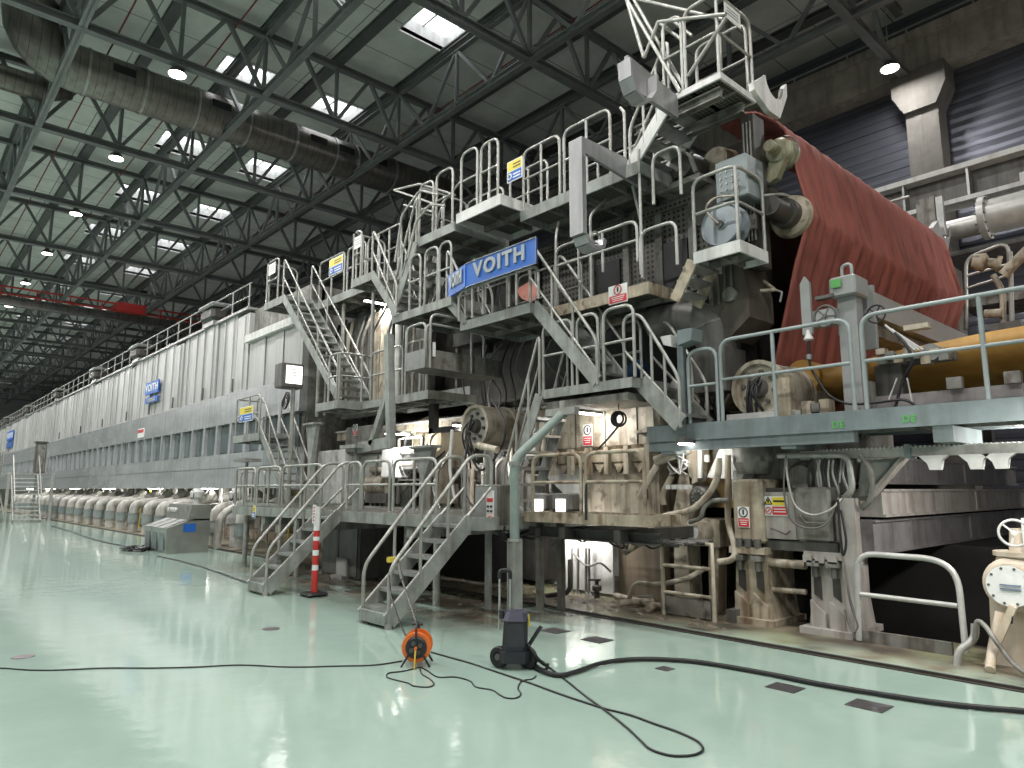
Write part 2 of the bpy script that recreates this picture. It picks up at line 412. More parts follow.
# purlins
pr = MB().ibeam((XN0, -8.8, ZT + .16), (XN0, 110, ZT + .16), .3, .16, .04)
pr0 = single(pr, 'roof_purlin', PURL, 'dark flat purlin under the roof sheets at the far left', 'purlin', 'purlins under the roof')
for i in range(1, 14):
    q = pr0.copy(); q.location = V(pr0.location) + V((PAN * i, 0, 0)); C.objects.link(q)
    q['label'] = 'dark purlin running lengthways under the roof sheets, %s from the left wall' % ORD[i]
# red sprinkler pipes
for i, (x, z) in enumerate(((3.6, 13.6), (12.2, 13.6), (5.9, 13.75))):
    single(MB().tube([(x, -8, z), (x, 108, z)], .022, 6), 'sprinkler_pipe', M('dull_red_pipe', (.16, .03, .026), .6), ('thin red sprinkler pipe under the roof by the lamp row', 'thin red sprinkler pipe under the dark roof above the machine', 'thin red sprinkler pipe beside the row of roof lights')[i], 'pipe')
# red crane bridge far off
t = thing('bridge_crane', 'red railed grey crane bridge across the hall far off under the trusses', 'crane', (4, 46, 11.7))
MB().ibeam((-12.5, 46, 11.75), (18.5, 46, 11.75), .4, .5, .06).build('bridge_girder', DGREY, t)
MB().tube([(-12.5, 45.8, 12.1), (18.5, 45.8, 12.1)], .05, 6).build('lower_rail', REDP, t)
MB().tube([(-12.5, 45.8, 12.5), (18.5, 45.8, 12.5)], .05, 6).build('upper_rail', REDP, t)
for k in range(20): MB().bar((-12 + 1.6 * k, 45.8, 11.9), (-12 + 1.6 * k, 45.8, 12.5), .06, .06).build('rail_post', REDP, t)
MB().box(9.5, 11, 45.2, 46.8, 12.0, 12.5).build('trolley', REDP, t)

# ------------------------------------------------------------------ lamps
def lamp(x, y, z, label, power=390, group='high bay lamps under the roof', tall=True):
    t = thing('high_bay_lamp', label, 'lamp', (x, y, z), group)
    MB().lathe((x, y, z), (0, 0, 1), [(0, .22), (.03, .22), (.12, .17), (.2, .09), (.3, .08), (.3, .0)], 16).build('housing', DGREY, t)
    MB().lathe((x, y, z - .01), (0, 0, 1), [(0, 0), (0, .2), (.03, .2)], 16).build('diffuser', LAMPE, t)
    MB().tube([(x, y, z + .3), (x, y, ZT - .1)], .015, 5).build('suspension', GALV, t)
    ld = bpy.data.lights.new('lamp_light', 'AREA'); ld.shape = 'DISK'; ld.size = .4; ld.energy = power; ld.color = (1, .985, .96)
    lo = bpy.data.objects.new('lamp_light', ld); C.objects.link(lo); lo.location = (0, 0, -.04); lo.parent = t
    return t
for k in range(-2, 15):
    lamp(4.62, 5.6 + 6.1 * k, 11.95, 'round glowing high bay lamp in the row over the open floor, %s from the front' % ORD[k + 2] if k != 2 else 'brightest glowing high bay lamp, just under the big air duct')
for k in range(-2, 14):
    lamp(-3.6, 5.6 + 6.1 * k, 11.95, 'round high bay lamp in the row near the left wall, %s from the front' % ORD[k + 2])
lamp(17.75, 5.67, 11.95, 'glowing high bay lamp beside the concrete column at upper right', 150)
lamp(17.75, -.4, 11.95, 'high bay lamp near the siding wall beyond the right edge', 200)
lamp(12.6, 5.6, 11.95, 'added high bay lamp over the red felt, out of view', 160)  # lamp added for its light over the machine; none hangs there

# ------------------------------------------------------------------ air duct
DUCTM = stripes(M('spiral_duct_sheet', (.22, .205, .185), .32, .75, .2, 2, streak=(.12, .10, .085)), 'X', .22, .012, (.07, .065, .06), .07)
t = thing('air_duct', 'big round spiral metal air duct running across under the roof', 'duct', (3, 20.7, 12.9))
ya, za = 20.7, 12.75; R = .62
MB().tube([(3.05, ya, za), (15.5, ya, za)], R, 28).build('straight_duct', DUCTM, t)
el = [(1.75, ya, 15.2)] + [(1.75 + 1.1 - 1.1 * math.cos(a), ya, za + 1.1 - 1.1 * math.sin(a)) for a in [math.pi / 2 * i / 5 for i in range(6)]] + [(3.1, ya, za)]
MB().tube(el, R, 28).build('elbow', DUCTM, t)
for x in (3.1, 4.5, 5.9, 7.4, 8.9, 10.3, 11.1, 12.6, 14): MB().tube([(x - .03, ya, za), (x + .03, ya, za)], R + .025, 28).build('joint_band', STEEL, t)
for x in (3.9, 6.5, 9.6, 10.6, 11.9): MB().box(x - .28, x + .28, ya - R - .015, ya - R + .2, za - .02, za + .2).build('air_grille', BLACK, t)
# second, thinner duct riser behind the elbow
single(MB().tube([(2.9, 23, 14.1), (2.9, 23, 13.2), (2.4, 23, 13.0), (.2, 23, 13.0)], .35, 16), 'ventilation_duct', DUCTM, 'thin metal duct turning up behind the big elbow at upper left', 'duct')

# ------------------------------------------------------------------ right side: back aisle girder and pipes
t = thing('walkway_girder', 'pale steel plate girder behind the red felt below the column', 'girder', (17.4, 3, 7.9))
MB().box(17.1, 17.6, -8, 7.5, 8.6, 8.72).build('top_flange', WHITE, t)
MB().box(17.42, 17.46, -8, 7.5, 7.95, 8.6).build('web', DGREY, t)
MB().box(17.1, 17.6, -8, 7.5, 7.85, 7.95).build('bottom_flange', WHITE, t)
for k in range(9): MB().box(17.15, 17.42, -5 + 1.3 * k, -4.95 + 1.3 * k, 7.95, 8.6).build('stiffener', STEEL, t)
MB().box(17.15, 17.3, -6, 3.2, 7.95, 8.15).build('cable_duct', WHITE, t)
struct(MB().box(17.9, 19.4, -9, 10, 6.9, 7.0), 'trim_2', DGREY)
t = thing('overhead_pipe', 'fat pale steel pipe with a bolted flange at the right edge', 'pipe', (16.8, 0, 7))
c0 = P(985, 218, X=16.8)
MB().tube([(16.8, c0.y, c0.z), (16.8, -7, c0.z)], .36, 24).build('wide_section', GALVB, t)
MB().tube([(16.8, c0.y + .05, c0.z), (16.8, c0.y - .07, c0.z)], .46, 24).build('flange', GALVB, t)
MB().tube([(16.8, c0.y, c0.z - .1), (16.8, 7, c0.z - .1)], .22, 20).build('narrow_section', GALVB, t)
for k in range(12):
    a = 2 * math.pi * k / 12
    MB().cyl((16.8 + .41 * math.cos(a), c0.y + .1, c0.z + .41 * math.sin(a)), (16.8 + .41 * math.cos(a), c0.y - .1, c0.z + .41 * math.sin(a)), .025, 6).build('bolt', DGREY, t)
# ================================================================== DRYER HOOD AND WHAT STANDS ALONG IT
HOODM = M('brushed_hood_panel', (.60, .615, .625), .27, .6, .2, 1.4, stretch=(1, .45, 1.2), streak=(.34, .34, .33), samt=.5)
CURT = M('grey_curtain_panel', (.43, .43, .42), .42, .3, .16, 1.5, stretch=(1, 1.3, .3), streak=(.22, .2, .165), samt=.35)
CURT2 = M('pale_curtain_panel', (.50, .50, .49), .42, .3, .14, 1.5, stretch=(1, 1.3, .3), streak=(.28, .26, .22), samt=.35)
PANE = M('blue_grey_window', (.10, .125, .13), .12, .1, .3, .7)
HX, HY0, HY1 = 8.0, 17.2, 108.0
t = thing('dryer_hood', 'long grey metal dryer hood with a window strip running down the hall', 'machine hood', (HX, 60, 1.6))
MB().box(HX + .2, 15, HY0, HY1, 1.66, 7.08).build('hood_body', MID, t)
seams = [HY0, 27.6, 37.6, 47.6, 57.6, 67.6, 77.6, 87.6, 97.6, HY1]
for a, c in zip(seams, seams[1:]):
    MB().box(HX, HX + .2, a + .015, c - .015, 1.62, 2.68).build('lower_panel', HOODM, t)
    MB().box(HX, HX + .2, a + .015, c - .015, 3.62, 4.55).build('upper_panel', HOODM, t)
    MB().box(HX - .012, HX, a + .02, c - .02, 2.24, 2.25).build('panel_seam', DGREY, t)
y = HY0 + .1; k = 0
MB().box(HX + .16, HX + .2, HY0, HY1, 2.68, 3.62).build('window_back', DGREY, t)
while y < HY1 - 1.3 and k < 76:
    MB().box(HX + .12, HX + .15, y + .14, y + 1.06, 2.72, 3.58).build('window_pane', PANE, t)
    MB().prism([(y + 1.04, 2.68), (y + 1.26, 2.68), (y + 1.20, 3.62), (y + 1.04, 3.62)], 'x', HX + .0, HX + .16).build('mullion', HOODM, t)
    y += 1.19; k += 1
# hanging curtain panels above the band
y = HY0 + 3.8; k = 0
random.seed(3)
while y < HY1 and k < 90:
    wd = random.choice((.9, 1.0, 1.3, .75)); dx = random.uniform(-.03, .05)
    top = 7.08 if k % 7 else 6.98; c = MB()
    c.box(HX + .02 + dx, HX + .2, y + .012, y + wd - .03, 4.55, top)
    c.box(HX - .02 + dx, HX + .03 + dx, y + wd * .3, y + wd * .3 + .035, 4.6, top - .03)
    c.build('curtain_panel', CURT2 if random.random() < .45 else CURT, t)
    y += wd; k += 1
# near-end section with its ledge, corrugated
for i in range(6):
    y = HY0 + .62 * i
    MB().box(HX + .02 + .03 * (i % 2), HX + .2, y, y + .6, 4.55, 6.0).build('curtain_panel', CURT, t)
MB().box(HX - .1, HX + .35, HY0 - .1, HY0 + 3.8, 6.0, 6.22).build('ledge', WHITE, t)
MB().box(HX + .5, HX + .6, HY0, HY0 + 3.8, 6.22, 7.08).build('recessed_panel', DGREY, t)
MB().box(HX - .05, 15, HY0 + 3.8, HY1, 7.08, 7.16).build('roof_sheet', STEEL, t)
# posts between the hood band and the curtains
for y in (21.9, 24.6, 27.9, 31.0, 34.5, 39, 44, 50):
    MB().tube([(HX - .05, y, 4.6), (HX - .05, y, 5.0)], .03, 6).build('latch_rod', DGREY, t)
# guard rail on the hood roof
g = MB().tube([(HX + .1, 21.2, 7.98), (HX + .1, 108, 7.98)], .028, 6).build('roof_guardrail', GALV, t)
MB().tube([(HX + .1, 21.2, 7.58), (HX + .1, 108, 7.58)], .022, 6).build('midrail', GALV, g)
for k in range(60): MB().tube([(HX + .1, 21.3 + 1.4 * k, 7.16), (HX + .1, 21.3 + 1.4 * k, 7.98)], .025, 6).build('post', GALV, g)
# blue banners with the maker's name
def text_mesh(mb, txt, size, origin, right, up, depth=.01, bold=0.0, align='CENTER', sx=1.):
    cu = bpy.data.curves.new('lettering', 'FONT'); cu.body = txt; cu.size = size; cu.extrude = depth / 2; cu.offset = bold; cu.align_x = align; cu.align_y = 'CENTER'
    cu.resolution_u = 3; cu.space_character = 1.18
    ob = bpy.data.objects.new('lettering', cu); C.objects.link(ob)
    dg = bpy.context.evaluated_depsgraph_get(); me = bpy.data.meshes.new_from_object(ob.evaluated_get(dg))
    r, u = V(right).normalized(), V(up).normalized(); n = r.cross(u); o = V(origin)
    mb.add([o + r * v.co.x * sx + u * v.co.y + n * v.co.z for v in me.vertices], [tuple(p.vertices) for p in me.polygons])
    C.objects.unlink(ob); bpy.data.objects.remove(ob); bpy.data.meshes.remove(me); bpy.data.curves.remove(cu)
    return mb
def banner(y0, y1, z0, z1, zlo, label):
    t = thing('blue_banner', label, 'banner', (HX - .06, (y0 + y1) / 2, z0), 'blue banners on the hood')
    MB().box(HX - .09, HX - .05, y0, y1, z0, z1).build('top_board', BLUE, t)
    MB().box(HX - .09, HX - .05, y0 + .05, y1 - .1, zlo, z0 - .13).build('lower_board', BLUE, t)
    yc = (y0 + y1) / 2
    text_mesh(MB(), 'VOITH', (z1 - z0) * .8, (HX - .095, yc, (z0 + z1) / 2), (0, -1, 0), (0, 0, 1), .01, .012, sx=(y1 - y0) / (z1 - z0) / 2.9).build('lettering', SIGNW, t)
    for r in (.33, .66): MB().box(HX - .1, HX - .09, y0 + .35, y1 - .4, zlo + (z0 - .13 - zlo) * r - .03, zlo + (z0 - .13 - zlo) * r + .03).build('text_line', BLUE if False else STEEL, t)
    return t
banner(29.75, 31.6, 5.42, 5.92, 5.06, 'larger blue banner with white lettering on the upper hood panels')
banner(70, 73.5, 5.6, 6.4, 5.0, 'small blue banner far down the hood above the tower steps')
t = thing('warning_notice', 'small red and white notice on the hood band above the windows', 'sign', (HX - .03, 32, 3.75))
MB().box(HX - .02, HX, 31.6, 32.5, 3.72, 4.1).build('board', SIGNW, t)
MB().box(HX - .03, HX - .02, 31.65, 32.45, 3.92, 4.05).build('red_band', SIGNR, t)
# extractor boxes along the hood roof
pts = [P(221, 310, X=8.3), P(146, 350, X=8.3), P(103, 372, X=8.3), P(64, 392, X=8.3), P(33, 406, X=8.3), P(12, 416, X=8.3)]
for i, p in enumerate(pts):
    t = thing('roof_extractor', ORD[i] + ' dark lidded extractor box from the near end of the hood roof', 'fan box', (8.3, p.y, 7.16), 'extractor boxes on the hood roof')
    MB().bevbox(7.8, 8.4, p.y - .6, p.y + .6, 7.25, 7.72, .12).build('housing', DARK, t)
    MB().bevbox(7.75, 8.5, p.y - .65, p.y + .65, 7.72, 7.86, .05).build('lid', STEEL, t)
    MB().box(7.9, 8.35, p.y - .5, p.y + .5, 7.1, 7.25).build('curb', STEEL, t)

# ------------------------------------------------------------------ clutter of the drying section seen under the hood
DRY = M('pale_machine_frame', (.62, .61, .57), .5, 0, .2, 2.5, streak=(.22, .17, .11), samt=.55)
t = thing('dryer_section', 'pale stained dryer section frame in the gap under the hood', 'machine frame', (9.6, 40, 0))
MB().box(9.7, 9.9, 17.5, 108, 0, 1.66).build('back_panel', DRY, t)
MB().box(9.2, 9.7, 17.5, 108, 0, .28).build('sole_plate', RUSTY, t)
for k in range(40):
    y = 18.4 + 1.25 * k
    MB().box(9.25, 9.5, y, y + .28, .28, 1.66).build('frame_post', DRY, t)
for k in range(40):
    y = 18.95 + 1.25 * k
    MB().lathe((9.0, y, 1.28), (1, 0, 0), [(0, 0), (0, .17), (.25, .17), (.25, .1), (.7, .1)], 14).build('upper_bearing', WHITE, t)
    MB().lathe((9.0, y, .75), (1, 0, 0), [(0, 0), (0, .14), (.2, .14), (.2, .08), (.7, .08)], 14).build('lower_bearing', WHITE, t)
for k in range(36):
    y = 18.6 + 1.4 * k
    o = single(MB().tube(rounded([(8.5, y, 0), (8.5, y, .9), (8.7, y + .1, 1.3), (8.7, y + .1, 1.66)], .1), .03, 6).tube(rounded([(8.4, y + .3, 0), (8.4, y + .3, 1.1), (9.2, y + .3, 1.1)], .1), .022, 6), 'condensate_pipe', GALV if k % 2 else YELL if k % 5 == 0 else WHITE, 'thin upright drain pipe bending into the dryer frame under the hood', 'pipe', 'drain pipes under the hood')
# big elbow pipes along the foot of the hood
SLEEVE = M('grey_pipe_sleeve', (.24, .29, .29), .45, .1, .2, 4, streak=(.4, .36, .28), samt=.4)
PIPEW = M('off_white_pipe', (.50, .485, .45), .42, .1, .25, 3, streak=(.22, .18, .13), samt=.7)
def elbow(y, label):
    t = thing('elbow_pipe', label, 'pipe', (7.35, y, 0), 'white elbow pipes under the hood')
    MB().tube(rounded([(7.35, y, .62), (7.35, y, 1.06), (8.25, y, 1.12), (8.6, y, 1.5)], .42, 8), .165, 18).build('elbow', PIPEW, t)
    MB().tube([(7.35, y, .38), (7.35, y, .70)], .19, 18).build('sleeve', SLEEVE, t)
    MB().tube([(7.35, y, 0), (7.35, y, .38)], .16, 18).build('foot_section', PIPEW, t)
    for z in (.36, .69): MB().tube([(7.35, y, z - .02), (7.35, y, z + .02)], .205, 18).build('flange', STEEL, t)
    MB().tube([(7.35, y, 0), (7.35, y, .03)], .27, 18).build('base_plate', RUSTY, t)
    return t
e0 = elbow(18.95, 'white elbow pipe with a grey sleeve just right of the metal console')
ey = [20.9 + .0, 24.9, 26.2, 27.75, 29.6, 31.4, 33.2, 35.2, 37.2, 39.3, 41.3, 43.3, 45.3, 47.3, 49.5, 51.7, 54, 56.3, 58.6, 61]
for i, y in enumerate(ey):
    dup(e0, (0, y - 18.95, 0), 'white elbow pipe behind the metal console' if i < 2 else 'white elbow pipe standing along the hood, %s to the left of the console' % ORD[i - 2])
single(MB().tube(rounded([(7.0, 19.6, .05), (6.95, 19.6, .12), (7.0, 19.6, .9), (7.6, 19.6, 1.25), (8.2, 19.6, 1.25)], .25, 6), .1, 12), 'drain_pipe', PIPEW, 'thinner white pipe with a kicked foot beside the console', 'pipe')
for i, y in enumerate((20.1, 23.4)):
    t = thing('globe_valve', ('white bulbous valve right behind the console', 'white bulbous valve left behind the console')[i], 'valve', (7.6, y, 0))
    MB().lathe((7.6, y, 0), (0, 0, 1), [(0, .12), (.6, .12), (.65, .2), (.8, .24), (1.0, .24), (1.1, .12), (1.3, .1), (1.35, .2), (1.5, .22), (1.62, .1), (1.62, 0)], 16).build('body', WHITE, t)
    MB().torus((7.45, y, 1.42), (1, 0, 0), .14, .018, 18, 6).build('hand_wheel', DGREY, t)

# metal console
t = thing('control_console', 'stainless control console with a sloped desk by the pipes', 'console', (6.1, 19.9, 0))
INOX = M('console_steel', (.40, .40, .37), .32, .7, .15, 3)
y0, y1 = 19.05, 21.0
MB().prism([(5.55, 0), (5.5, .62), (6.15, .84), (6.55, .84), (6.55, 0)], 'y', y0, y1).build('cabinet', INOX, t)
MB().prism([(6.0, .8), (6.08, 1.2), (6.55, 1.2), (6.55, .8)], 'y', y0, y1 - .05).build('upright_panel', INOX, t)
for i in range(3):
    ya_ = y0 + .15 + i * .6
    MB().prism([(5.49, .60), (6.03, .80), (6.02, .83), (5.48, .63)], 'y', ya_, ya_ + .5).build('key_panel', STEEL, t)
    MB().box(5.505, 5.52, ya_ + .06, ya_ + .44, .08, .5).build('door', DECKG, t)
MB().box(5.9, 6.2, y0 - .012, y0, .52, .72).build('blue_sticker', BLUE, t)
MB().box(6.02, 6.06, y0 + .2, y0 + .9, .92, 1.15).build('gauge_panel', STEEL, t)
for i in range(4): MB().cyl((5.98, y0 + 1.1 + .2 * i, 1.05), (6.04, y0 + 1.1 + .2 * i, 1.05), .06, 12).build('gauge', WHITE, t)
# cable heap and leads
random.seed(5)
pts = []
for i in range(60):
    a = i * .9; r = .32 + .18 * math.sin(i * 1.7)
    pts.append(V((5.25 + .65 * r * math.cos(a), 20.75 + 1.5 * r * math.sin(a), .02 + .05 * (i % 4) / 3 + .03 * math.sin(i))))
single(MB().tube(catmull(pts, 3), .02, 6), 'cable_heap', BLACK, 'heap of black cable on the mint floor before the console', 'cable')
single(MB().tube(catmull([P(*q, Z=.015) for q in ((52, 526), (70, 531), (90, 538), (115, 544), (138, 547), (150, 541), (155, 534))], 5), .022, 6), 'floor_cable', BLACK, 'black cable curving over the floor from the console to the tower steps', 'cable')
single(MB().tube(catmull([P(*q, Z=.015) for q in ((158, 556), (185, 562), (215, 571), (246, 582), (262, 586))], 5), .014, 6), 'floor_cable', BLACK, 'thin dark cable running from the cable heap to the left stair', 'cable')

# ------------------------------------------------------------------ tower steps far down the aisle
t = thing('access_tower', 'grey steel stair tower on legs far down the aisle', 'stair tower', (5.6, 44, 0))
for x in (4.7, 6.5):
    for y in (41.5, 46.5): MB().box(x - .06, x + .06, y - .06, y + .06, 0, 2.4 if y > 45 else 2.4).build('leg', GALV, t)
MB().box(4.6, 6.6, 43.6, 46.6, 2.3, 2.42).build('deck', STEEL, t)
g = MB().tube(rounded([(4.65, 43.7, 2.4), (4.65, 43.7, 3.5), (4.65, 46.5, 3.5), (4.65, 46.5, 2.4)], .15), .03, 6).build('guardrail', GALV, t)
MB().tube(rounded([(6.55, 43.7, 2.4), (6.55, 43.7, 3.5), (6.55, 46.5, 3.5), (6.55, 46.5, 2.4)], .15), .03, 6).build('guardrail', GALV, t)
MB().tube([(4.65, 43.7, 2.95), (4.65, 46.5, 2.95)], .025, 6).build('midrail', GALV, g)
for y in (44.4, 45.3): MB().tube([(4.65, y, 2.4), (4.65, y, 3.5)], .025, 6).build('post', GALV, g)
for k in range(11): MB().box(5.1, 6.1, 41.6 + .18 * k, 41.85 + .18 * k, .2 * k + .1, .2 * k + .16).build('step', GALVB, t)
for x in (5.05, 6.15): MB().bar((x, 41.6, .05), (x, 43.7, 2.35), .06, .16, (0, 1, 0)).build('stringer', GALV, t)
for x in (5.05, 6.15): MB().bar((x, 41.6, 1.0), (x, 43.7, 3.3), .05, .05, (0, 1, 0)).build('handrail', GALV, t)
MB().bar((4.7, 41.5, .2), (4.7, 46.5, 2.3), .04, .06, (1, 0, 0)).build('brace', GALV, t)
t = thing('switch_cabinet', 'dark brown cabinet standing on top of the stair tower', 'cabinet', (6.25, 44.2, 2.42))
MB().bevbox(6.05, 6.5, 44.0, 44.5, 2.42, 4.0, .03).build('cabinet_body', DGREY, t)
MB().box(6.0, 6.55, 43.95, 44.6, 4.0, 4.08).build('roof', DARK, t)
MB().box(6.1, 6.45, 43.98, 44.0, 2.5, 3.9).build('door', MID, t)
# ================================================================== PLATFORM / STAIR / RAIL BUILDERS
RR = .024
def rail(root, pts, h=1.05, posts=(), mid=True, mat=None, ends=True, r=RR, name='guardrail'):
    """hooped tube railing that follows deck points; posts = extra fractions along the run"""
    mat = mat or GALV
    pts = [V(p) for p in pts]; up = V((0, 0, h))
    path = ([pts[0]] if ends else []) + [p + up for p in pts] + ([pts[-1]] if ends else [])
    g = MB().tube(rounded(path, .16, 4), r, 7).build(name, mat, root)
    if mid: MB().tube(rounded([p + up * .52 for p in pts], .1, 3), r * .85, 6).build('midrail', mat, g)
    for p in pts[1:-1]: MB().tube([p, p + up * .99], r, 6).build('post', mat, g)
    L = [0]
    for a, b in zip(pts, pts[1:]): L.append(L[-1] + (b - a).length)
    for f in posts:
        d = f * L[-1]
        for i in range(len(pts) - 1):
            if L[i] <= d <= L[i + 1]:
                q = pts[i].lerp(pts[i + 1], (d - L[i]) / max(1e-6, L[i + 1] - L[i]))
                MB().tube([q, q + up], r, 6).build('post', mat, g); break
    return g

def platform(label, x0, x1, y0, y1, z, fh=.2, mat=None, name='service_platform', group=None, joists=True):
    mat = mat or PAINT; fh = fh * .68
    t = thing(name, label, 'platform', ((x0 + x1) / 2, (y0 + y1) / 2, z - fh), group)
    MB().box(x0 + .02, x1 - .02, y0 + .02, y1 - .02, z - .05, z - .012).build('grating', GRATE, t)
    for a in ((x0, x0 + .03, y0, y1), (x1 - .03, x1, y0, y1), (x0 + .03, x1 - .03, y0, y0 + .03), (x0 + .03, x1 - .03, y1 - .03, y1)):
        MB().box(*a, z - fh, z + .02).build('edge_beam', mat, t)
    if joists:
        n = max(1, int((y1 - y0) / .8))
        for k in range(1, n + 1):
            y = y0 + (y1 - y0) * k / (n + 1)
            MB().box(x0 + .03, x1 - .03, y - .03, y + .03, z - fh + .02, z - .05).build('joist', MID, t)
        MB().box((x0 + x1) / 2 - .03, (x0 + x1) / 2 + .03, y0 + .03, y1 - .03, z - fh, z - .06).build('bearer', MID, t)
    return t

def stair(label, top, bot, wdir, width, n, rails=(1, 1), mat=None, rmat=None, depth=.2, group=None, h=.95, hoop=.35, name='staircase', low=.59):
    """top/bot: ends of the near stringer; wdir*width reaches the far stringer. Each handrail is a part of its own."""
    mat = mat or PAINT; rmat = rmat or GALV
    top, bot, wd = V(top), V(bot), V(wdir).normalized() * width
    t = thing(name, label, 'stairs', (bot + wd * .5), group)
    run = V((top.x - bot.x, top.y - bot.y, 0)); dirh = run.normalized()
    for o in (V((0, 0, 0)), wd):
        MB().bar(bot + o, top + o, .035, depth, (0, 0, 1)).build('stringer', mat, t)
    for k in range(n):
        f = (k + .6) / n; c = bot.lerp(top, f); tw = .12
        s = MB(); vs = []
        a0 = c - dirh * tw; a1 = c + dirh * tw
        for z in (-.02, .02):
            for q in (a0, a1, a1 + wd, a0 + wd): vs.append(q + V((0, 0, z)))
        s.add(vs, [(3, 2, 1, 0), (4, 5, 6, 7), (0, 1, 5, 4), (1, 2, 6, 5), (2, 3, 7, 6), (3, 0, 4, 7)]).build('step', STEEL, t)
    for on, o in zip(rails, (V((0, 0, 0)), wd)):
        if not on: continue
        up = V((0, 0, h)); b0, t0 = bot + o, top + o
        path = [b0 + V((0, 0, -.05)), b0 + V((0, 0, low)), t0 + up] + ([t0 + up + dirh * hoop] if hoop > .01 else []) + [t0 + dirh * hoop]
        hr = MB().tube(rounded(path, .14, 4), RR, 7).build('handrail', rmat, t)
        MB().tube(rounded([b0 + up * .15, t0 + up * .5, t0 + up * .5] + ([t0 + up * .5 + dirh * hoop] if hoop > .01 else []), .1, 3), RR * .85, 6).build('midrail', rmat, hr)
        for f in (.36, .7):
            q = b0.lerp(t0, f); MB().tube([q, q + V((0, 0, low + (h - low) * f))], RR * .9, 6).build('post', rmat, hr)
    return t

def sign(label, c, w, h, right=(0, -1, 0), up=(0, 0, 1), kind='prohibit', name='warning_sign'):
    """flat safety sign: pictogram field over a coloured text field (its small print is only bars)"""
    c = V(c); r, u = V(right).normalized(), V(up).normalized(); n = r.cross(u)
    t = thing(name, label, 'sign', c)
    def quad(x0, x1, y0, y1, d0, d1):
        m = MB(); vs = [c + r * x + u * y + n * d for d in (d0, d1) for x, y in ((x0, y0), (x1, y0), (x1, y1), (x0, y1))]
        return m.add(vs, [(3, 2, 1, 0), (4, 5, 6, 7), (0, 1, 5, 4), (1, 2, 6, 5), (2, 3, 7, 6), (3, 0, 4, 7)])
    quad(-w / 2, w / 2, -h / 2, h / 2, -.01, 0).build('board', SIGNW, t)
    e = min(w, h) * .05
    if kind == 'prohibit':       # ring pictogram above a red text field
        quad(-w / 2 + e, w / 2 - e, -h / 2 + e, -h * .06, 0, .004).build('text_field', SIGNR, t)
        rr = min(w * .36, h * .24); cc = c + u * h * .23
        MB().torus(cc + n * .004, n, rr, rr * .13, 24, 5).build('ring', SIGNK if w < h else SIGNR, t)
        MB().bar(cc + n * .003 - u * rr * .5, cc + n * .003 + u * rr * .6, rr * .35, .006, n).build('pictogram', SIGNK, t)
        for k in range(3): quad(-w * .36 + e * k, w * .36 - e * k, -h * .17 - k * h * .1, -h * .135 - k * h * .1, .004, .006).build('text_line', SIGNW, t)
    elif kind == 'danger':       # yellow over red with two pictograms at left
        quad(-w * .16, w / 2 - e, e * .6, h / 2 - e, 0, .004).build('text_field', SIGNY, t)
        quad(-w * .16, w / 2 - e, -h / 2 + e, -e * .6, 0, .004).build('text_field', SIGNR, t)
        a = c - r * w * .33 + u * h * .25 + n * .003; q = h * .2
        MB().add([a - r * q - u * q * .8, a + r * q - u * q * .8, a + u * q], [(0, 1, 2)]).build('triangle', SIGNY, t)
        m = MB(); k3 = [a - r * q - u * q * .8, a + r * q - u * q * .8, a + u * q]
        for i in range(3): m.bar(k3[i], k3[(i + 1) % 3], .012, .006, n)
        m.bar(a - u * q * .45, a + u * q * .4, .02, .006, n).build('pictogram', SIGNK, t)
        MB().torus(c - r * w * .33 - u * h * .25 + n * .004, n, h * .17, h * .025, 20, 5).bar(c - r * w * .40 - u * h * .31 + n * .004, c - r * w * .26 - u * h * .18 + n * .004, h * .05, .005, n).build('ring', SIGNR, t)
        quad(-w * .1, w * .4, h * .2, h * .3, .004, .006).build('text_line', SIGNK, t)
        for k in range(2): quad(-w * .1, w * .42, -h * .18 - k * h * .14, -h * .13 - k * h * .14, .004, .006).build('text_line', SIGNW, t)
    elif kind == 'notice':       # yellow over blue
        quad(-w / 2 + e, w / 2 - e, e * .5, h / 2 - e, 0, .004).build('text_field', SIGNY, t)
        quad(-w / 2 + e, w / 2 - e, -h / 2 + e, -e * .5, 0, .004).build('text_field', BLUE, t)
        for k in range(2): quad(-w * .1, w * .4, h * .12 + k * h * .14, h * .18 + k * h * .14, .004, .006).build('text_line', SIGNK, t)
        for k in range(2): quad(-w * .1, w * .4, -h * .36 + k * h * .14, -h * .30 + k * h * .14, .004, .006).build('text_line', SIGNW, t)
        MB().torus(c - r * w * .32 - u * h * .24 + n * .004, n, h * .12, h * .035, 16, 5).build('ring', SIGNW, t)
    elif kind == 'plain':
        for k in range(3): quad(-w * .36, w * .36, h * .2 - k * h * .2, h * .26 - k * h * .2, 0, .003).build('text_line', STEEL, t)
    return t
def hose(pts, r, mat, label, cat='hose', name='hose', group=None, n=7, smooth=6):
    return single(MB().tube(catmull(pts, smooth), r, n), name, mat, label, cat, group)
def pipe(pts, r, mat, label, name='steel_pipe', rad=.12, group=None, n=10, cat='pipe'):
    return single(MB().tube(rounded(pts, rad, 5), r, n), name, mat, label, cat, group)
# ================================================================== PLATFORMS, STAIRS AND RAILS OF THE WET END
G_ST = 'steel stairs between machine platforms'
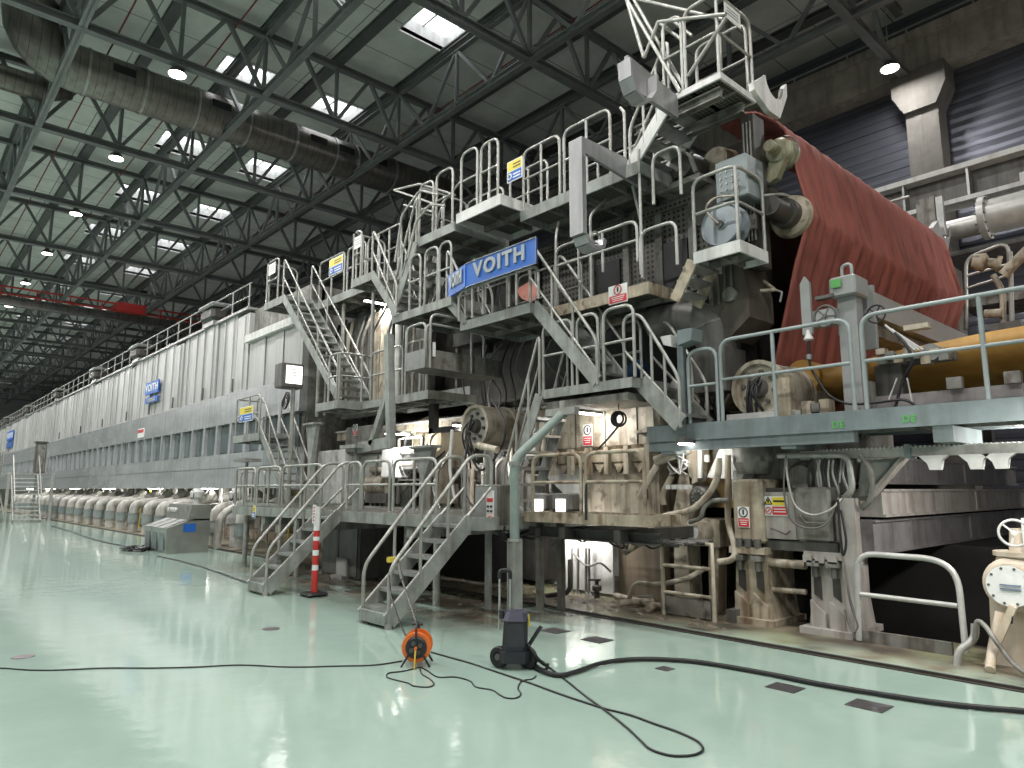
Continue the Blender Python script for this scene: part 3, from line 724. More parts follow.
# ---- level 1: lower walkway
W1 = platform('long grey lower walkway between the two floor stairs', 5.75, 7.9, 7.05, 15.4, 1.22, .22)
rail(W1, [(5.78, 8.0, 1.27), (5.78, 9.1, 1.27)], .76, posts=(.5,))
rail(W1, [(5.78, 9.2, 1.27), (5.78, 10.0, 1.27)], .76)
rail(W1, [(5.78, 10.05, 1.27), (5.78, 10.5, 1.27)], .76)
rail(W1, [(5.78, 11.4, 1.27), (5.78, 13.0, 1.27)], .76, posts=(.5,))
rail(W1, [(5.78, 13.1, 1.27), (5.78, 14.2, 1.27)], .76, posts=(.5,))
rail(W1, [(5.78, 14.3, 1.27), (5.78, 15.35, 1.27), (6.8, 15.35, 1.27)], .76, posts=(.3,))
for i, (x, y) in enumerate(((5.95, 8.2), (6.9, 8.2), (6.9, 10.4), (5.95, 12.6), (5.95, 15.1), (7.5, 13.2))):
    MB().tube([(x, y, 0), (x, y, 1.03)], .05, 10).build('support_post', GALV, W1)
for i in range(3): MB().box(5.8, 7.85, 8.6 + 2.6 * i, 8.75 + 2.6 * i, .9, 1.05).build('cross_bearer', PAINT, W1)
W1b = platform('small landing at the foot of the upper left stair by the hood', 6.9, 7.9, 15.45, 18.2, 1.25, .22)
rail(W1b, [(6.93, 16.6, 1.27), (6.93, 18.1, 1.27)], .76, posts=(.5,))
W2 = platform('rust-stained lower walkway in front of the cream press stand', 6.5, 7.15, 4.95, 7.0, 1.28, .16, RUSTY)
rail(W2, [(6.53, 6.85, 1.3), (6.53, 5.98, 1.3)], .74, mat=RUSTY)
rail(W2, [(6.53, 5.9, 1.3), (6.53, 5.0, 1.3)], .74, mat=RUSTY)
for x, y in ((7.0, 6.8), (6.7, 6.9)): MB().box(x - .04, x + .04, y - .04, y + .04, .0, 1.15).build('support_post', MID, W2)
for y in (5.4, 6.3): MB().box(6.5, 8.3, y - .05, y + .05, .98, 1.12).build('cross_bearer', DARK, W2)
MB().ibeam((6.7, 4.9, 1.03), (6.7, 7.1, 1.03), .12, .14, .02).build('cross_bearer', DARK, W2)
# floor stairs
S2 = stair('steel floor stair with tube handrails nearest the orange cable reel', (5.75, 7.2, 1.2), (4.55, 7.2, .08), (0, 1, 0), .58, 6, group=G_ST, h=.84)
S1 = stair('steel floor stair behind the red and white striped post', (5.75, 10.66, 1.2), (4.55, 10.66, .08), (0, 1, 0), .58, 6, group=G_ST, h=.84)
for s, y in ((S2, 7.2), (S1, 10.66)):
    for yy in (y, y + .58):
        MB().tube([(4.55, yy, 0), (4.55, yy, .06)], .045, 8).build('rail_foot', GALV, s)
    MB().box(4.5, 4.56, y, y + .58, .04, .17).build('toe_board', PAINT, s)
# ---- level 2: P2 with its two flights, right deck
P2 = platform('stair landing with hooped rails over the cream press stand', 7.3, 8.2, 5.75, 7.5, 3.05, .17)
rail(P2, [(7.33, 6.25, 3.07), (7.33, 5.72, 3.07)], 1.0)
rail(P2, [(7.33, 6.75, 3.07), (7.33, 6.35, 3.07)], 1.0)
rail(P2, [(8.1, 6.9, 3.07), (8.1, 6.2, 3.07)], 1.0)
rail(P2, [(7.33, 7.45, 3.07), (7.33, 6.85, 3.07)], 1.0)
MB().box(7.34, 8.15, 5.85, 7.4, 2.78, 2.88).build('bearer', MID, P2)
S3 = stair('short steep stair down from the hooped landing to the lower walkway', (7.3, 7.5, 3.0), (7.3, 8.32, 1.27), (1, 0, 0), .62, 7, group=G_ST, h=.95, hoop=.0, depth=.17)
S4 = stair('short stair from the hooped landing down to the blue-grey deck', (7.5, 5.75, 3.02), (7.5, 5.15, 2.42), (1, 0, 0), .62, 3, group=G_ST, h=.95, hoop=.28, depth=.24)
DR = platform('blue-grey deck with green marker scribbles on its edge channel', 7.75, 8.75, .3, 5.87, 2.42, .29, DECKG)
for y in (5.6, 3.9, 2.3): MB().box(7.8, 8.75, y - .09, y + .09, 2.06, 2.22).build('cross_bearer', DECKG, DR)
MB().box(7.78, 7.9, 3.15, 5.87, 2.1, 2.22).build('lower_channel', DECKG, DR)
def dy(px): return P(px, 420, X=7.78).y
DRM = M('pale_blue_grey_rail', (.30, .335, .335), .42, .1, .15, 5)
rail(DR, [(7.78, dy(690), 2.42), (7.78, dy(719), 2.42)], .97, mat=DRM)
rail(DR, [(7.78, dy(723), 2.42), (7.78, dy(856), 2.42)], 1.04, posts=(.44,), mat=DRM)
rail(DR, [(7.78, dy(868), 2.42), (7.78, .35, 2.42)], 1.04, posts=(.42, .68, .9), mat=DRM)
MB().box(7.755, 7.76, dy(862), dy(862) + .01, 2.2, 2.46).build('channel_joint', SIGNK, DR)
for px, py, tx in ((838, 424, 'DE'), (909, 418, 'DE')):
    c = P(px, py + 1, X=7.745); m = MB()
    text_mesh(m, tx, .1, c, (0, -1, 0), (0, 0, 1), .004, .003).build('marker_scribble', GREENM, DR)
t = thing('lamp_post', 'thick grey post with a small tilted lamp head on the blue-grey deck', 'lamp post', (7.8, dy(684), 2.42))
yy = dy(684)
MB().box(7.74, 7.82, yy - .045, yy + .045, 2.3, 3.52).build('post', DECKG, t)
MB().prism([(yy + .05, 3.46), (yy + .17, 3.5), (yy + .22, 3.62), (yy + .05, 3.62)], 'x', 7.62, 7.86).build('lamp_head', WHITE, t)
MB().prism([(yy - .05, 3.46), (yy - .26, 3.5), (yy - .28, 3.66), (yy - .05, 3.66)], 'x', 7.62, 7.86).build('lamp_head', DECKG, t)
# ---- left level 2: M1, M2
a = P(318, 404, X=6.9); b_ = P(338, 400, X=6.9)
M1 = platform('grey left landing at the foot of the long stair', 6.9, 7.75, b_.y, a.y + .1, 3.4, .22)
rail(M1, [(6.93, a.y - .4, 3.42), (6.93, b_.y + .03, 3.42), (7.7, b_.y + .03, 3.42)], 1.0, posts=(.3, .8))
M2 = platform('grey middle landing beside the left landing under the grey box', 7.45, 8.6, P(428, 391, X=7.45).y, b_.y - .02, 3.4, .2)
rail(M2, [(7.48, b_.y - .3, 3.42), (7.48, b_.y - 1.5, 3.42)], 1.0, posts=(.5,))
rail(M2, [(7.48, b_.y - 1.6, 3.42), (7.48, P(428, 391, X=7.45).y + .1, 3.42)], 1.0, posts=(.35, .7))
# U7 platform on the hood band and S7
U7 = platform('small railed platform fixed to the hood band beside the window strip', 7.1, 8.0, 17.5, 19.3, 3.0, .25)
rail(U7, [(7.13, 17.6, 3.02), (7.13, 19.2, 3.02), (7.95, 19.2, 3.02)], 1.0, posts=(.3,))
S7 = stair('steep stair from the hood platform down to the left landing walkway', (7.15, 17.5, 2.98), (7.15, 15.75, 1.3), (1, 0, 0), .65, 9, group=G_ST, depth=.16)
# ---- U1 and the long stair S6
U1 = platform('high landing at the head of the long stair by the hood roof', 7.15, 8.4, 16.55, 17.75, 6.42, .25)
rail(U1, [(7.18, 17.0, 6.44), (7.18, 17.7, 6.44), (8.0, 17.7, 6.44)], 1.1, posts=(.5,))
S6 = stair('longest steel stair climbing to the hood roof at left', (7.15, 16.6, 6.4), (7.15, 13.45, 3.45), (1, 0, 0), .75, 14, rails=(1, 1), group=G_ST, depth=.17, h=1.0, hoop=.0)
U1b = platform('high dark walkway running beside the hood end above the bright bay', 7.95, 9.2, 12.4, 16.5, 6.3, .25)
rail(U1b, [(7.98, 16.3, 6.32), (7.98, 15.0, 6.32)], 1.05, posts=(.5,))
rail(U1b, [(7.98, 14.85, 6.32), (7.98, 14.0, 6.32)], 1.05, posts=(.5,))
rail(U1b, [(7.98, 13.9, 6.32), (7.98, 12.5, 6.32)], 1.05, posts=(.33, .66))
for y in (12.6, 13.8, 15.2, 16.4): MB().tube([(8.1, y, 3.4), (8.1, y, 6.1)], .045, 8).build('support_post', GALV, U1b)
c = P(262, 294, X=7.16)
sign('white notice plate on the high landing rail by the hood roof', (7.14, 17.35, 7.3), .42, .3, kind='plain')
sign('yellow and blue notice on the rail beside the long stair head', (7.95, 15.4, 7.1), .7, .42, kind='notice')
# ---- U2 with short flight S8, M3
u = P(360, 276, X=7.1)
U2 = platform('small high landing with a white plate on its rail', 7.1, 8.1, P(372, 271, X=7.1).y, P(351, 280, X=7.1).y, 5.98, .22)
ya, yb = P(372, 271, X=7.1).y, P(351, 280, X=7.1).y
rail(U2, [(7.13, yb - .35, 6.0), (7.13, yb - .02, 6.0), (7.9, yb - .02, 6.0)], 1.05, posts=(.5,))
sign('white plate on the rail of the small high landing', (7.11, yb - .22, 6.8), .3, .26, kind='plain')
S8 = stair('short steep stair from the small high landing to the platform below', (7.1, ya, 5.95), (7.1, ya - .95, 4.93), (1, 0, 0), .62, 6, group=G_ST, depth=.16, hoop=.0)
M3 = platform('middle high platform left of the blue sign', 7.15, 8.6, 9.55, 11.45, 4.92, .2)
rail(M3, [(7.18, 10.9, 4.94), (7.18, 10.55, 4.94)], 1.05)
rail(M3, [(7.18, 10.4, 4.94), (7.18, 10.0, 4.94)], 1.05)
rail(M3, [(7.18, 9.95, 4.94), (7.18, 9.6, 4.94)], 1.05)
rail(M3, [(8.5, 11.4, 4.94), (8.5, 9.6, 4.94)], 1.05, posts=(.3, .6))
# ---- V with the blue sign
VP = platform('high platform carrying the blue sign, its grating seen from below', 7.2, 8.6, 7.6, 9.35, 4.42, .2)
S10 = stair('three-step stair between the middle high platform and the sign platform', (7.2, 9.75, 4.92), (7.2, 9.2, 4.44), (1, 0, 0), .6, 3, group=G_ST, depth=.16, hoop=.0)
g = rail(VP, [(7.14, 9.3, 4.44), (7.14, 7.35, 4.44)], .52, mid=False, posts=(.33, .66))
rail(VP, [(8.5, 9.3, 4.44), (8.5, 7.7, 4.44)], 1.05, posts=(.3, .6))
S5 = stair('stair from the sign platform down to the hooped landing', (7.3, 7.6, 4.4), (7.3, 6.35, 3.08), (1, 0, 0), .62, 6, group=G_ST, depth=.2, hoop=.1)
t = thing('maker_sign', 'blue sign with large grey letters on the platform rail', 'sign', (7.05, 8.1, 5.1))
s0, s1 = P(466, 273, X=7.0), P(536, 253, X=7.0)
yl, yr, zc = s0.y, s1.y, (s0.z + s1.z) / 2
MB().box(7.0, 7.03, yr, yl, zc - .2, zc + .2).build('front_board', BLUE, t)
MB().box(6.985, 7.0, yr, yl, zc - .21, zc - .2).box(6.985, 7.0, yr, yl, zc + .2, zc + .21).box(6.985, 7.0, yr - .01, yr, zc - .21, zc + .21).build('edge_trim', STEEL, t)
text_mesh(MB(), 'VOITH', .33, (6.985, (yl + yr) / 2, zc + .02), (0, -1, 0), (0, 0, 1), .02, .012, sx=1.12).build('lettering', LETTER, t)
wd_ = V((.2487, .9686, 0)); w0 = V((7.0, yl, zc)); w1 = w0 + wd_ * .75
m = MB(); m.bar(w0, w1, .03, .4).build('side_board', BLUE, t)
text_mesh(MB(), 'VOITH', .3, (w0 + w1) / 2 + V((-.9686, .2487, 0)) * .03 + V((0, 0, .02)), -wd_, (0, 0, 1), .02, .015, sx=.52).build('side_lettering', LETTER, t)
for y in (yl - .1, yr + .5): MB().tube([(7.06, y, 4.4), (7.06, y, zc + .2)], .022, 6).build('bracket', GALV, t)
# ---- N platform (long rail, warning sign on the edge)
NP = platform('long stained platform with the red and white sign on its edge', 7.6, 8.74, 5.66, 7.5, 4.4, .22, RUSTY)
rail(NP, [(7.63, 7.45, 4.75), (7.63, 5.85, 4.75)], .62, mid=True, posts=(.3, .6), ends=True)
MB().tube(rounded([(7.63, 7.45, 4.42), (7.63, 7.45, 5.55), (7.85, 7.6, 5.9)], .1), RR, 6).build('post', GALV, NP)
MB().tube(rounded([(7.63, 6.72, 4.42), (7.63, 6.72, 5.7), (8.0, 6.72, 6.05)], .1), RR, 6).build('post', GALV, NP)
rail(NP, [(7.63, 5.8, 4.55), (7.63, 5.2, 4.55)], .62, mid=False)
rail(NP, [(7.63, 5.55, 5.5), (7.63, 5.1, 5.5)], .72, mid=False)
MB().tube([(7.63, 5.78, 4.5), (7.63, 5.78, 6.4)], RR, 6).build('post', GALV, NP)
c = P(618, 294, X=7.59)
sign('red and white warning sign on the long stained platform edge', (7.585, c.y, c.z), .34, .27, kind='prohibit')
# ---- J platform with hose reel
JP = platform('small white-edged platform carrying the round hose reel', 7.7, 8.4, 4.32, 5.0, 4.66, .2, WHITE)
rail(JP, [(7.72, 4.98, 4.68), (7.72, 4.35, 4.68), (8.38, 4.35, 4.68)], 1.0, posts=())
MB().tube(rounded([(8.38, 4.34, 5.45), (8.9, 4.3, 5.62), (9.1, 4.15, 5.5)], .15), RR, 6).build('hand_hold', GALV, JP)
st = stair('two-step stub ladder hanging off the small hose reel platform', (7.72, 5.02, 4.58), (7.72, 5.32, 4.1), (1, 0, 0), .5, 3, rails=(0, 0), mat=RUSTY, group=G_ST, depth=.16)
# ---- top decks
T1 = platform('top left deck of the machine under the roof trusses', 7.2, 8.5, 9.55, 10.75, 6.3, .22)
rail(T1, [(7.23, 10.7, 6.32), (7.23, 10.25, 6.32)], 1.05, posts=())
rail(T1, [(7.23, 10.15, 6.32), (7.23, 9.65, 6.32)], 1.1)
rail(T1, [(8.4, 10.7, 6.32), (8.4, 9.6, 6.32)], 1.05, posts=(.3, .6))
rail(T1, [(7.23, 10.72, 6.32), (8.4, 10.72, 6.32)], 1.05, posts=(.5,))
T2 = platform('white-edged top step deck left of the yellow and blue notice', 7.2, 8.5, 8.3, 9.5, 6.42, .24, WHITE)
rail(T2, [(7.23, 9.4, 6.44), (7.23, 8.95, 6.44)], 1.1)
rail(T2, [(7.23, 8.85, 6.44), (7.23, 8.4, 6.44)], 1.05, posts=(.5,))
rail(T2, [(8.4, 9.4, 6.44), (8.4, 8.4, 6.44)], 1.05, posts=(.5,))
T3 = platform('long main top deck with grating seen from below', 7.6, 8.9, 5.75, 8.25, 6.2, .24)
rail(T3, [(7.63, 8.2, 6.22), (7.63, 7.35, 6.22)], 1.05, posts=(.5,))
rail(T3, [(7.63, 7.25, 6.22), (7.63, 6.3, 6.22)], 1.05, posts=(.5,))
rail(T3, [(8.85, 8.2, 6.22), (8.85, 5.8, 6.22)], 1.05, posts=(.25, .5, .75))
c = P(515, 170, X=7.2)
sign('yellow and blue notice high on the top deck rail', (7.19, c.y, c.z), .36, .36, kind='notice')
S11 = stair('stair in the high landing bay going up to the top left deck', (7.2, 10.75, 6.25), (7.2, 11.5, 4.95), (1, 0, 0), .6, 6, group=G_ST, depth=.16, hoop=.0)
S9 = stair('topmost short stair up to the crowning platform', (7.65, 5.25, 6.92), (7.65, 5.95, 6.2), (1, 0, 0), .75, 4, rails=(1, 0), mat=WHITE, group=G_ST, depth=.2, hoop=.0)
MB().tube(rounded([(7.66, 6.05, 6.2), (7.66, 6.05, 7.1), (7.66, 6.12, 7.2)], .05), RR, 6).build('post', GALV, T3)
# ---- crown platform TT with its cage
TT = platform('crowning platform with a slanted cage of tubes, highest on the machine', 7.6, 8.5, 4.42, 5.35, 6.93, .1, WHITE)
MB().ibeam((7.75, 4.5, 6.75), (7.75, 5.9, 6.75), .12, .14, .02).build('cross_bearer', MID, TT)
MB().ibeam((8.3, 4.5, 6.75), (8.3, 5.9, 6.75), .12, .14, .02).build('cross_bearer', MID, TT)
rail(TT, [(7.62, 5.3, 6.95), (7.62, 5.0, 6.95)], 1.15, posts=())
rail(TT, [(7.62, 4.95, 6.95), (7.62, 4.45, 6.95), (8.48, 4.45, 6.95)], 1.15, posts=())
g = rail(TT, [(8.45, 5.3, 6.95), (8.45, 4.5, 6.95)], 1.15, posts=(.5,))
cage = MB()
q = lambda px, py, X=7.6: P(px, py, X=X)
for a, c, X in (((626, -2), (680, 92), 7.6), ((633, -2), (684, 88), 7.75), ((626, -2), (644, 58), 7.6), ((644, 58), (658, 22), 7.6),
                ((658, 22), (726, 14), 7.6), ((633, -2), (726, 20), 7.75), ((658, 22), (686, 43), 7.7), ((672, 20), (692, 36), 7.9), ((726, 18), (688, 76), 7.6)):
    cage.tube([q(*a, X), q(*c, X)], .026, 7)
cage.build('slanted_cage', GALV, TT)
c = P(743, 43, X=7.95)
sign('white plate on the highest rail of the machine', (8.0, 4.43, 7.95), .4, .22, right=(1, 0, 0), kind='plain')
# ---- Q grey box basket
c = P(425, 367, X=6.7); z0 = c.z; z1 = z0 + .32
t = thing('roll_basket', 'grey open steel trough with hooped rails in front of the machine', 'platform', (7.4, c.y + .4, z0))
x0, yq = 6.7, c.y
for k, (a, b_) in enumerate((((x0, x0 + .03, yq, yq + .62), 0), ((x0 + .03, 8.4, yq, yq + .03), 0), ((x0 + .03, 8.4, yq + .59, yq + .62), 0), ((8.37, 8.4, yq + .03, yq + .59), 0))):
    MB().box(*a, z0, z1).build('side_plate', STEEL if k == 0 else MID, t)
MB().box(x0 + .03, 8.37, yq + .03, yq + .59, z0, z0 + .03).build('bottom_plate', DGREY, t)
rail(t, [(x0 + .02, yq + .6, z1 - .15), (x0 + .02, yq + .02, z1 - .15)], .62, mid=False)
rail(t, [(x0 + .02, yq + .02, z1 - .15), (8.0, yq + .02, z1 - .15)], .6, mid=False, posts=())
rail(t, [(x0 + .1, yq + .0, z0), (x0 + 1.0, yq + .0, z0)], .95, mid=False, posts=())
MB().box(6.85, 6.9, yq - .02, yq, z0 + .2, z0 + .45).build('white_tag', SIGNW, t)
# bracket of crossed posts left of the basket
t = thing('hanging_bracket', 'grey V-shaped hanging bracket of thick posts left of the trough', 'bracket', (6.6, 10.6, 2.2))
a, b_, c_, d_ = P(389, 335, X=6.7), P(391, 443, X=6.7), P(388, 395, X=6.7), P(372, 445, X=6.7)
MB().bar(a, b_, .13, .13, (1, 0, 0)).build('upright', PAINT, t)
MB().bar(c_, d_, .12, .12, (1, 0, 0)).build('strut', PAINT, t)
MB().bar(P(360, 448, X=6.7), P(393, 442, X=6.7), .2, .12, (1, 0, 0)).build('foot_plate', PAINT, t)
# ================================================================== THE PRESS SECTION ITSELF
VOIDM = M('shade_black_casing', (.028, .026, .024), .55, .1, .4, 3, streak=(.01, .009, .008), samt=.7)  # near-black stands in for the unlit void around the press
t = thing('press_housing', 'press section body in painted void black behind the upper platforms', 'machine', (12, 7.7, 2.6))
MB().box(9.1, 15.6, 5.0, 10.6, 3.3, 6.1).build('main_body', VOIDM, t)
MB().box(8.74, 9.1, 5.3, 8.9, 4.5, 6.0).build('perforated_screen', PERF, t)
for y0, y1 in ((7.05, 7.55), (5.75, 6.2)): MB().box(8.70, 8.74, y0, y1, 4.52, 5.35).build('dark_doorway', BLACK, t)
for y in (6.9, 7.65, 5.65, 6.25): MB().box(8.68, 8.74, y - .06, y + .06, 4.5, 5.95).build('frame_post', MID, t)
MB().box(8.66, 8.76, 5.3, 8.9, 5.86, 5.98).build('cable_tray', PERF, t)
MB().box(9.0, 15.6, 5.1, 8.3, 2.75, 3.35).build('base_beam', VOIDM, t)
MB().box(8.9, 9.3, 8.4, 11.2, 3.3, 4.3).build('side_plate', DARK, t)
MB().box(8.75, 9.1, 9.0, 11.6, 4.55, 6.05).build('rear_screen', DARK, t)
t = thing('press_column', 'dark upright machine column between the control box and the felt', 'machine column', (8.6, 4.3, 4.5))
MB().box(8.45, 8.75, 4.46, 4.64, 4.55, 6.72).build('shaft', DARK, t)
for k in range(3): MB().tube([(8.43, 4.5 + .05 * k, 4.9), (8.43, 4.5 + .05 * k, 6.6)], .015, 6).build('conduit', MID, t)
MB().box(8.38, 8.45, 4.48, 4.62, 5.05, 5.25).build('junction_box', MID, t)
t = thing('rear_press_body', 'dark grey machine body between the hood end and the press section', 'machine', (12, 13.5, 3.4))
MB().box(9.3, 15, 10.6, 17.1, 3.7, 6.0).build('main_body', DARK, t)
for k in range(6): MB().box(9.18, 9.3, 11 + k, 11.08 + k, 3.7, 6.0).build('rib', MID, t)
MB().box(9.1, 9.3, 10.7, 17.0, 3.45, 3.75).build('lower_beam', PAINT, t)
# pale panels of the bright bay left of the press
t = thing('pale_partition', 'pale steel partition panels lit brightly behind the long stair foot', 'partition', (9.0, 14, 3.4))
for k in range(5): MB().box(8.76 - .04 * (k % 2), 8.84, 12.5 + .85 * k, 13.3 + .85 * k, 3.45, 5.9).build('panel', (MID, WHITE, CREAM, MID, DGREY)[k], t)
t = thing('back_partition', 'stained white machine wall at the back of the bright lower bay', 'partition', (10.4, 12, 0))
for k in range(9): MB().box(10.4 + .05 * (k % 3), 10.6, 7.7 + 1.05 * k, 8.72 + 1.05 * k, 0, 3.4).build('panel', (DRY, WHITE, CREAM)[k % 3], t)
# cream press stand
def cream_stand():
    t = thing('press_stand', 'big rust-streaked cream press stand behind the lower walkway', 'machine stand', (8.9, 6.7, 0))
    X = 8.35; yR, yL = P(657, 430, X=X).y, P(553, 430, X=X).y
    MB().bevbox(X, 9.6, yR, yL, 2.2, 2.86, .06).build('upper_housing', CREAM, t)
    MB().box(X - .02, 9.4, yR - .02, yL + .04, 2.9, 2.98).build('top_ledge', WHITE, t)
    MB().bevbox(X - .06, 9.6, yR - .06, yL + .06, 1.98, 2.2, .03).build('clamp_flange', RUSTY, t)
    n = 6
    for k in range(n):
        y = yR + .1 + (yL - yR - .2) * k / (n - 1)
        MB().box(X - .13, X - .05, y - .045, y + .045, 1.82, 2.24).build('clamp_bolt', CREAM, t)
        if k < n - 1: MB().prism([(y + .1, 1.98), (y + .3, 1.98), (y + .2, 1.84)], 'x', X - .05, X + .02).build('gusset', RUSTY, t)
    MB().box(X + .08, 9.6, yR + .05, yL - .65, .95, 1.98).build('lower_housing', CREAM, t)
    MB().prism([(yL - .65, 1.2), (yL + .45, 1.98), (yL - .65, 1.98)], 'x', X + .04, 9.0).build('slanted_plate', WHITE, t)
    MB().box(X + .5, 9.6, yL - .7, yL + .5, .9, 1.96).build('dark_recess', BLACK, t)
    for k in range(3): MB().box(X - .015, X, yR + .35 + .62 * k, yR + .36 + .62 * k, 2.24, 2.84).build('panel_seam', DARK, t)
    MB().box(X + .0, X + .08, yR + .25, yR + .29, 1.45, 1.8).build('lifting_lug', DGREY, t)
    MB().box(X - .08, X, yR + .0, yR + .35, 2.42, 2.46).build('bracket', RUSTY, t)
    return X, yR, yL
X_, yR_, yL_ = cream_stand()
c = P(587.5, 435, X=X_ - .02)
sign('tall white and red warning sign on the cream press stand', c, .2, .34, kind='prohibit')
# shower head reel of black hose hung under the landing
c = P(619, 419, X=7.6)
t = thing('hose_coil', 'small black coil of hose hanging under the hooped landing', 'hose coil', c)
for k in range(5): MB().torus(c + V((.02 * k - .04, 0, 0)), (1, .1, 0), .1 - .015 * (k % 3), .014, 20, 6).build('winding', BLACK, t)
MB().tube([c + V((0, 0, .1)), c + V((0, 0, .46))], .008, 5).build('hanger', DGREY, t)
hose([c + V((0, 0, -.08)), P(612, 434, X=7.4), P(600, 447, X=7.2), P(592, 454, X=6.9), P(587, 462, X=6.6), P(586, 500, X=6.5), P(586, 520, X=6.48)], .015, BLACK, 'thin black cable from the hanging coil down to the rusty rail', 'cable', 'cable')
# twin lit boxes on W2
t = thing('lit_indicator_boxes', 'pair of small lit white boxes standing on the rusty walkway', 'light box', P(547, 518, X=7.0))
for px in (539, 561):
    c = P(px, 505, X=7.0)
    MB().bevbox(7.0, 7.25, c.y - .155, c.y + .155, 1.31, c.z + .16, .02).build('box', MID, t)
    s = MB().box(6.985, 7.0, c.y - .15, c.y + .15, 1.33, c.z + .15).build('front_frame', STEEL, t)
    MB().box(6.975, 6.985, c.y - .095, c.y + .075, c.z - .09, c.z + .08).build('lit_pane', SCRNE, t)
# control box by stair S2
c = P(489, 505, X=6.1)
t = thing('control_box', 'grey control box with red buttons beside the near stair', 'control box', (6.2, c.y, 1.1))
y1, y0 = P(475, 505, X=6.1).y, P(499, 505, X=6.1).y
MB().bevbox(6.1, 6.45, y0, y1, 1.12, 1.66, .015).build('cabinet', MID, t)
MB().box(6.085, 6.1, y0 + .02, y1 - .02, 1.15, 1.63).build('door', STEEL, t)
MB().box(6.075, 6.085, y0 + .08, y0 + .23, 1.18, 1.58).build('button_plate', SIGNW, t)
for k in range(2):
    MB().box(6.065, 6.076, y0 + .095 + .065 * k, y0 + .145 + .065 * k, 1.43, 1.48).build('display', SIGNR, t)
    for j in range(2): MB().cyl((6.055, y0 + .12 + .065 * k, 1.37 - .06 * j), (6.076, y0 + .12 + .065 * k, 1.37 - .06 * j), .015, 10).build('button', SIGNK, t)
MB().cyl((6.04, y0 + .13, 1.22), (6.076, y0 + .13, 1.22), .028, 12).build('stop_button', REDP, t)
MB().tube([(6.3, y1 - .05, .0), (6.3, y1 - .05, 2.15)], .05, 10).build('post', PAINT, t)
for k in range(3): MB().tube(catmull([(6.2, y0 + .05 * k, 1.12), (6.2, y0 + .05 * k, .98), (6.4, y0 + .1 * k, .9)], 4), .014, 6).build('cable', BLACK, t)
MB().cyl((6.2, y1 + .06, 2.2), (6.2, y1 - .35, 2.12), .05, 10).build('horn', CREAM, t)
# bent pole from the floor
t = thing('bent_pole', 'tall grey pole with a square base bending up towards the landing', 'pole', (6.12, 6.76, 0))
MB().box(6.05, 6.19, 6.69, 6.83, 0, .96).build('square_base', PAINT, t)
e = P(562, 414, X=7.0)
MB().tube(rounded([(6.12, 6.76, .96), (6.12, 6.76, 1.98), e], .12), .062, 12).build('pole_tube', M('pale_green_pole_paint', (.22, .275, .25), .45, 0, .15, 4), t)
MB().tube([(6.12, 6.76, 1.9), (6.12, 6.76, 1.95)], .075, 12).tube([(6.12, 6.76, .94), (6.12, 6.76, .97)], .09, 12).build('collar', GALV, t)
MB().bar(e + V((0, .28, .03)), e + V((0, -.28, .03)), .1, .1).build('cross_head', GALV, t)
MB().cyl(e + V((0, -.02, .05)), e + V((0, -.02, .18)), .05, 10).build('socket', GALV, t)
# ------------------------------------------------------------------ rolls
def roll(c, r, L, label, rim=CREAM, body=CREAM, name='roll_end', cables=True, hub=DGREY, slope=0):
    c = V(c); t = thing(name, label, 'roll', c - V((0, 0, r)))
    o = MB(); o.lathe(c, (1, 0, 0), [(.06, r * .80), (0, r * .86), (0, r), (.12, r), (.14, r * .96), (L * .6, r * .96), (L * .6, r * 1.02), (L * .68, r * 1.02), (L * .68, r * .94), (L, r * .94), (L, 0)], 36)
    o.build('drum', body, t)
    MB().lathe(c + V((.06, 0, 0)), (1, 0, 0), [(0, 0), (0, r * .80)], 32).build('end_plate', rim, t)
    MB().lathe(c + V((.0, 0, 0)), (1, 0, 0), [(-.03, 0), (-.03, r * .3), (.06, r * .34)], 24).build('hub', hub, t)
    for k in range(8):
        a = k * math.pi / 4 + .2; q = c + V((0, math.cos(a), math.sin(a))) * r * .58
        MB().cyl(q + V((.02, 0, 0)), q + V((.07, 0, 0)), r * .08, 10).build('bolt', hub, t)
    if cables:
        random.seed(int(c.y * 100))
        for k in range(6):
            a = c + V((-.02, random.uniform(-.3, .3) * r, random.uniform(-.1, .4) * r))
            MB().tube(catmull([a, a + V((-.1, random.uniform(-.2, .2) * r, -r * .5)), a + V((-.06, random.uniform(-.3, .3) * r, -r * 1.3)), a + V((.05, random.uniform(-.5, .5) * r, -r * 1.9))], 5), .018, 6).build('hose', BLACK, t)
    return t
roll(P(757, 388, X=8.35), .37, 1.3, 'large cream roll end with hoses behind the blue-grey deck rail', CREAM, CREAM)
roll(P(712, 388, X=8.6), .30, 1.0, 'yellow-stained roll end left of the large cream roll', DARK, RUSTY)
roll(P(474, 426, X=7.7), .38, 1.1, 'grey roll end with a tangle of black hoses over the lower walkway', M('pale_roll_paint', (.40, .39, .35), .5, 0, .2, 4, streak=(.15, .12, .08), samt=.5), CREAM, hub=DARK)
c = P(424, 440, X=9.2)
t = thing('cream_drum', 'cream drum lit brightly in the lower bay behind the stairs', 'drum', c - V((0, 0, .5)))
MB().lathe(c, (1, 0, 0), [(0, 0), (0, .5), (.08, .55), (1.0, .55), (1.0, 0)], 32).build('drum_body', M('clean_cream_paint', (.62, .55, .40), .45, 0, .12, 3, streak=(.35, .27, .15), samt=.4), t)
MB().lathe(c + V((-.03, 0, 0)), (1, 0, 0), [(0, 0), (0, .16), (.05, .2)], 20).build('hub', CREAM, t)
MB().box(c.x + .1, c.x + .9, c.y - .3, c.y + .3, 1.28, c.z - .45).build('pedestal', CREAM, t)
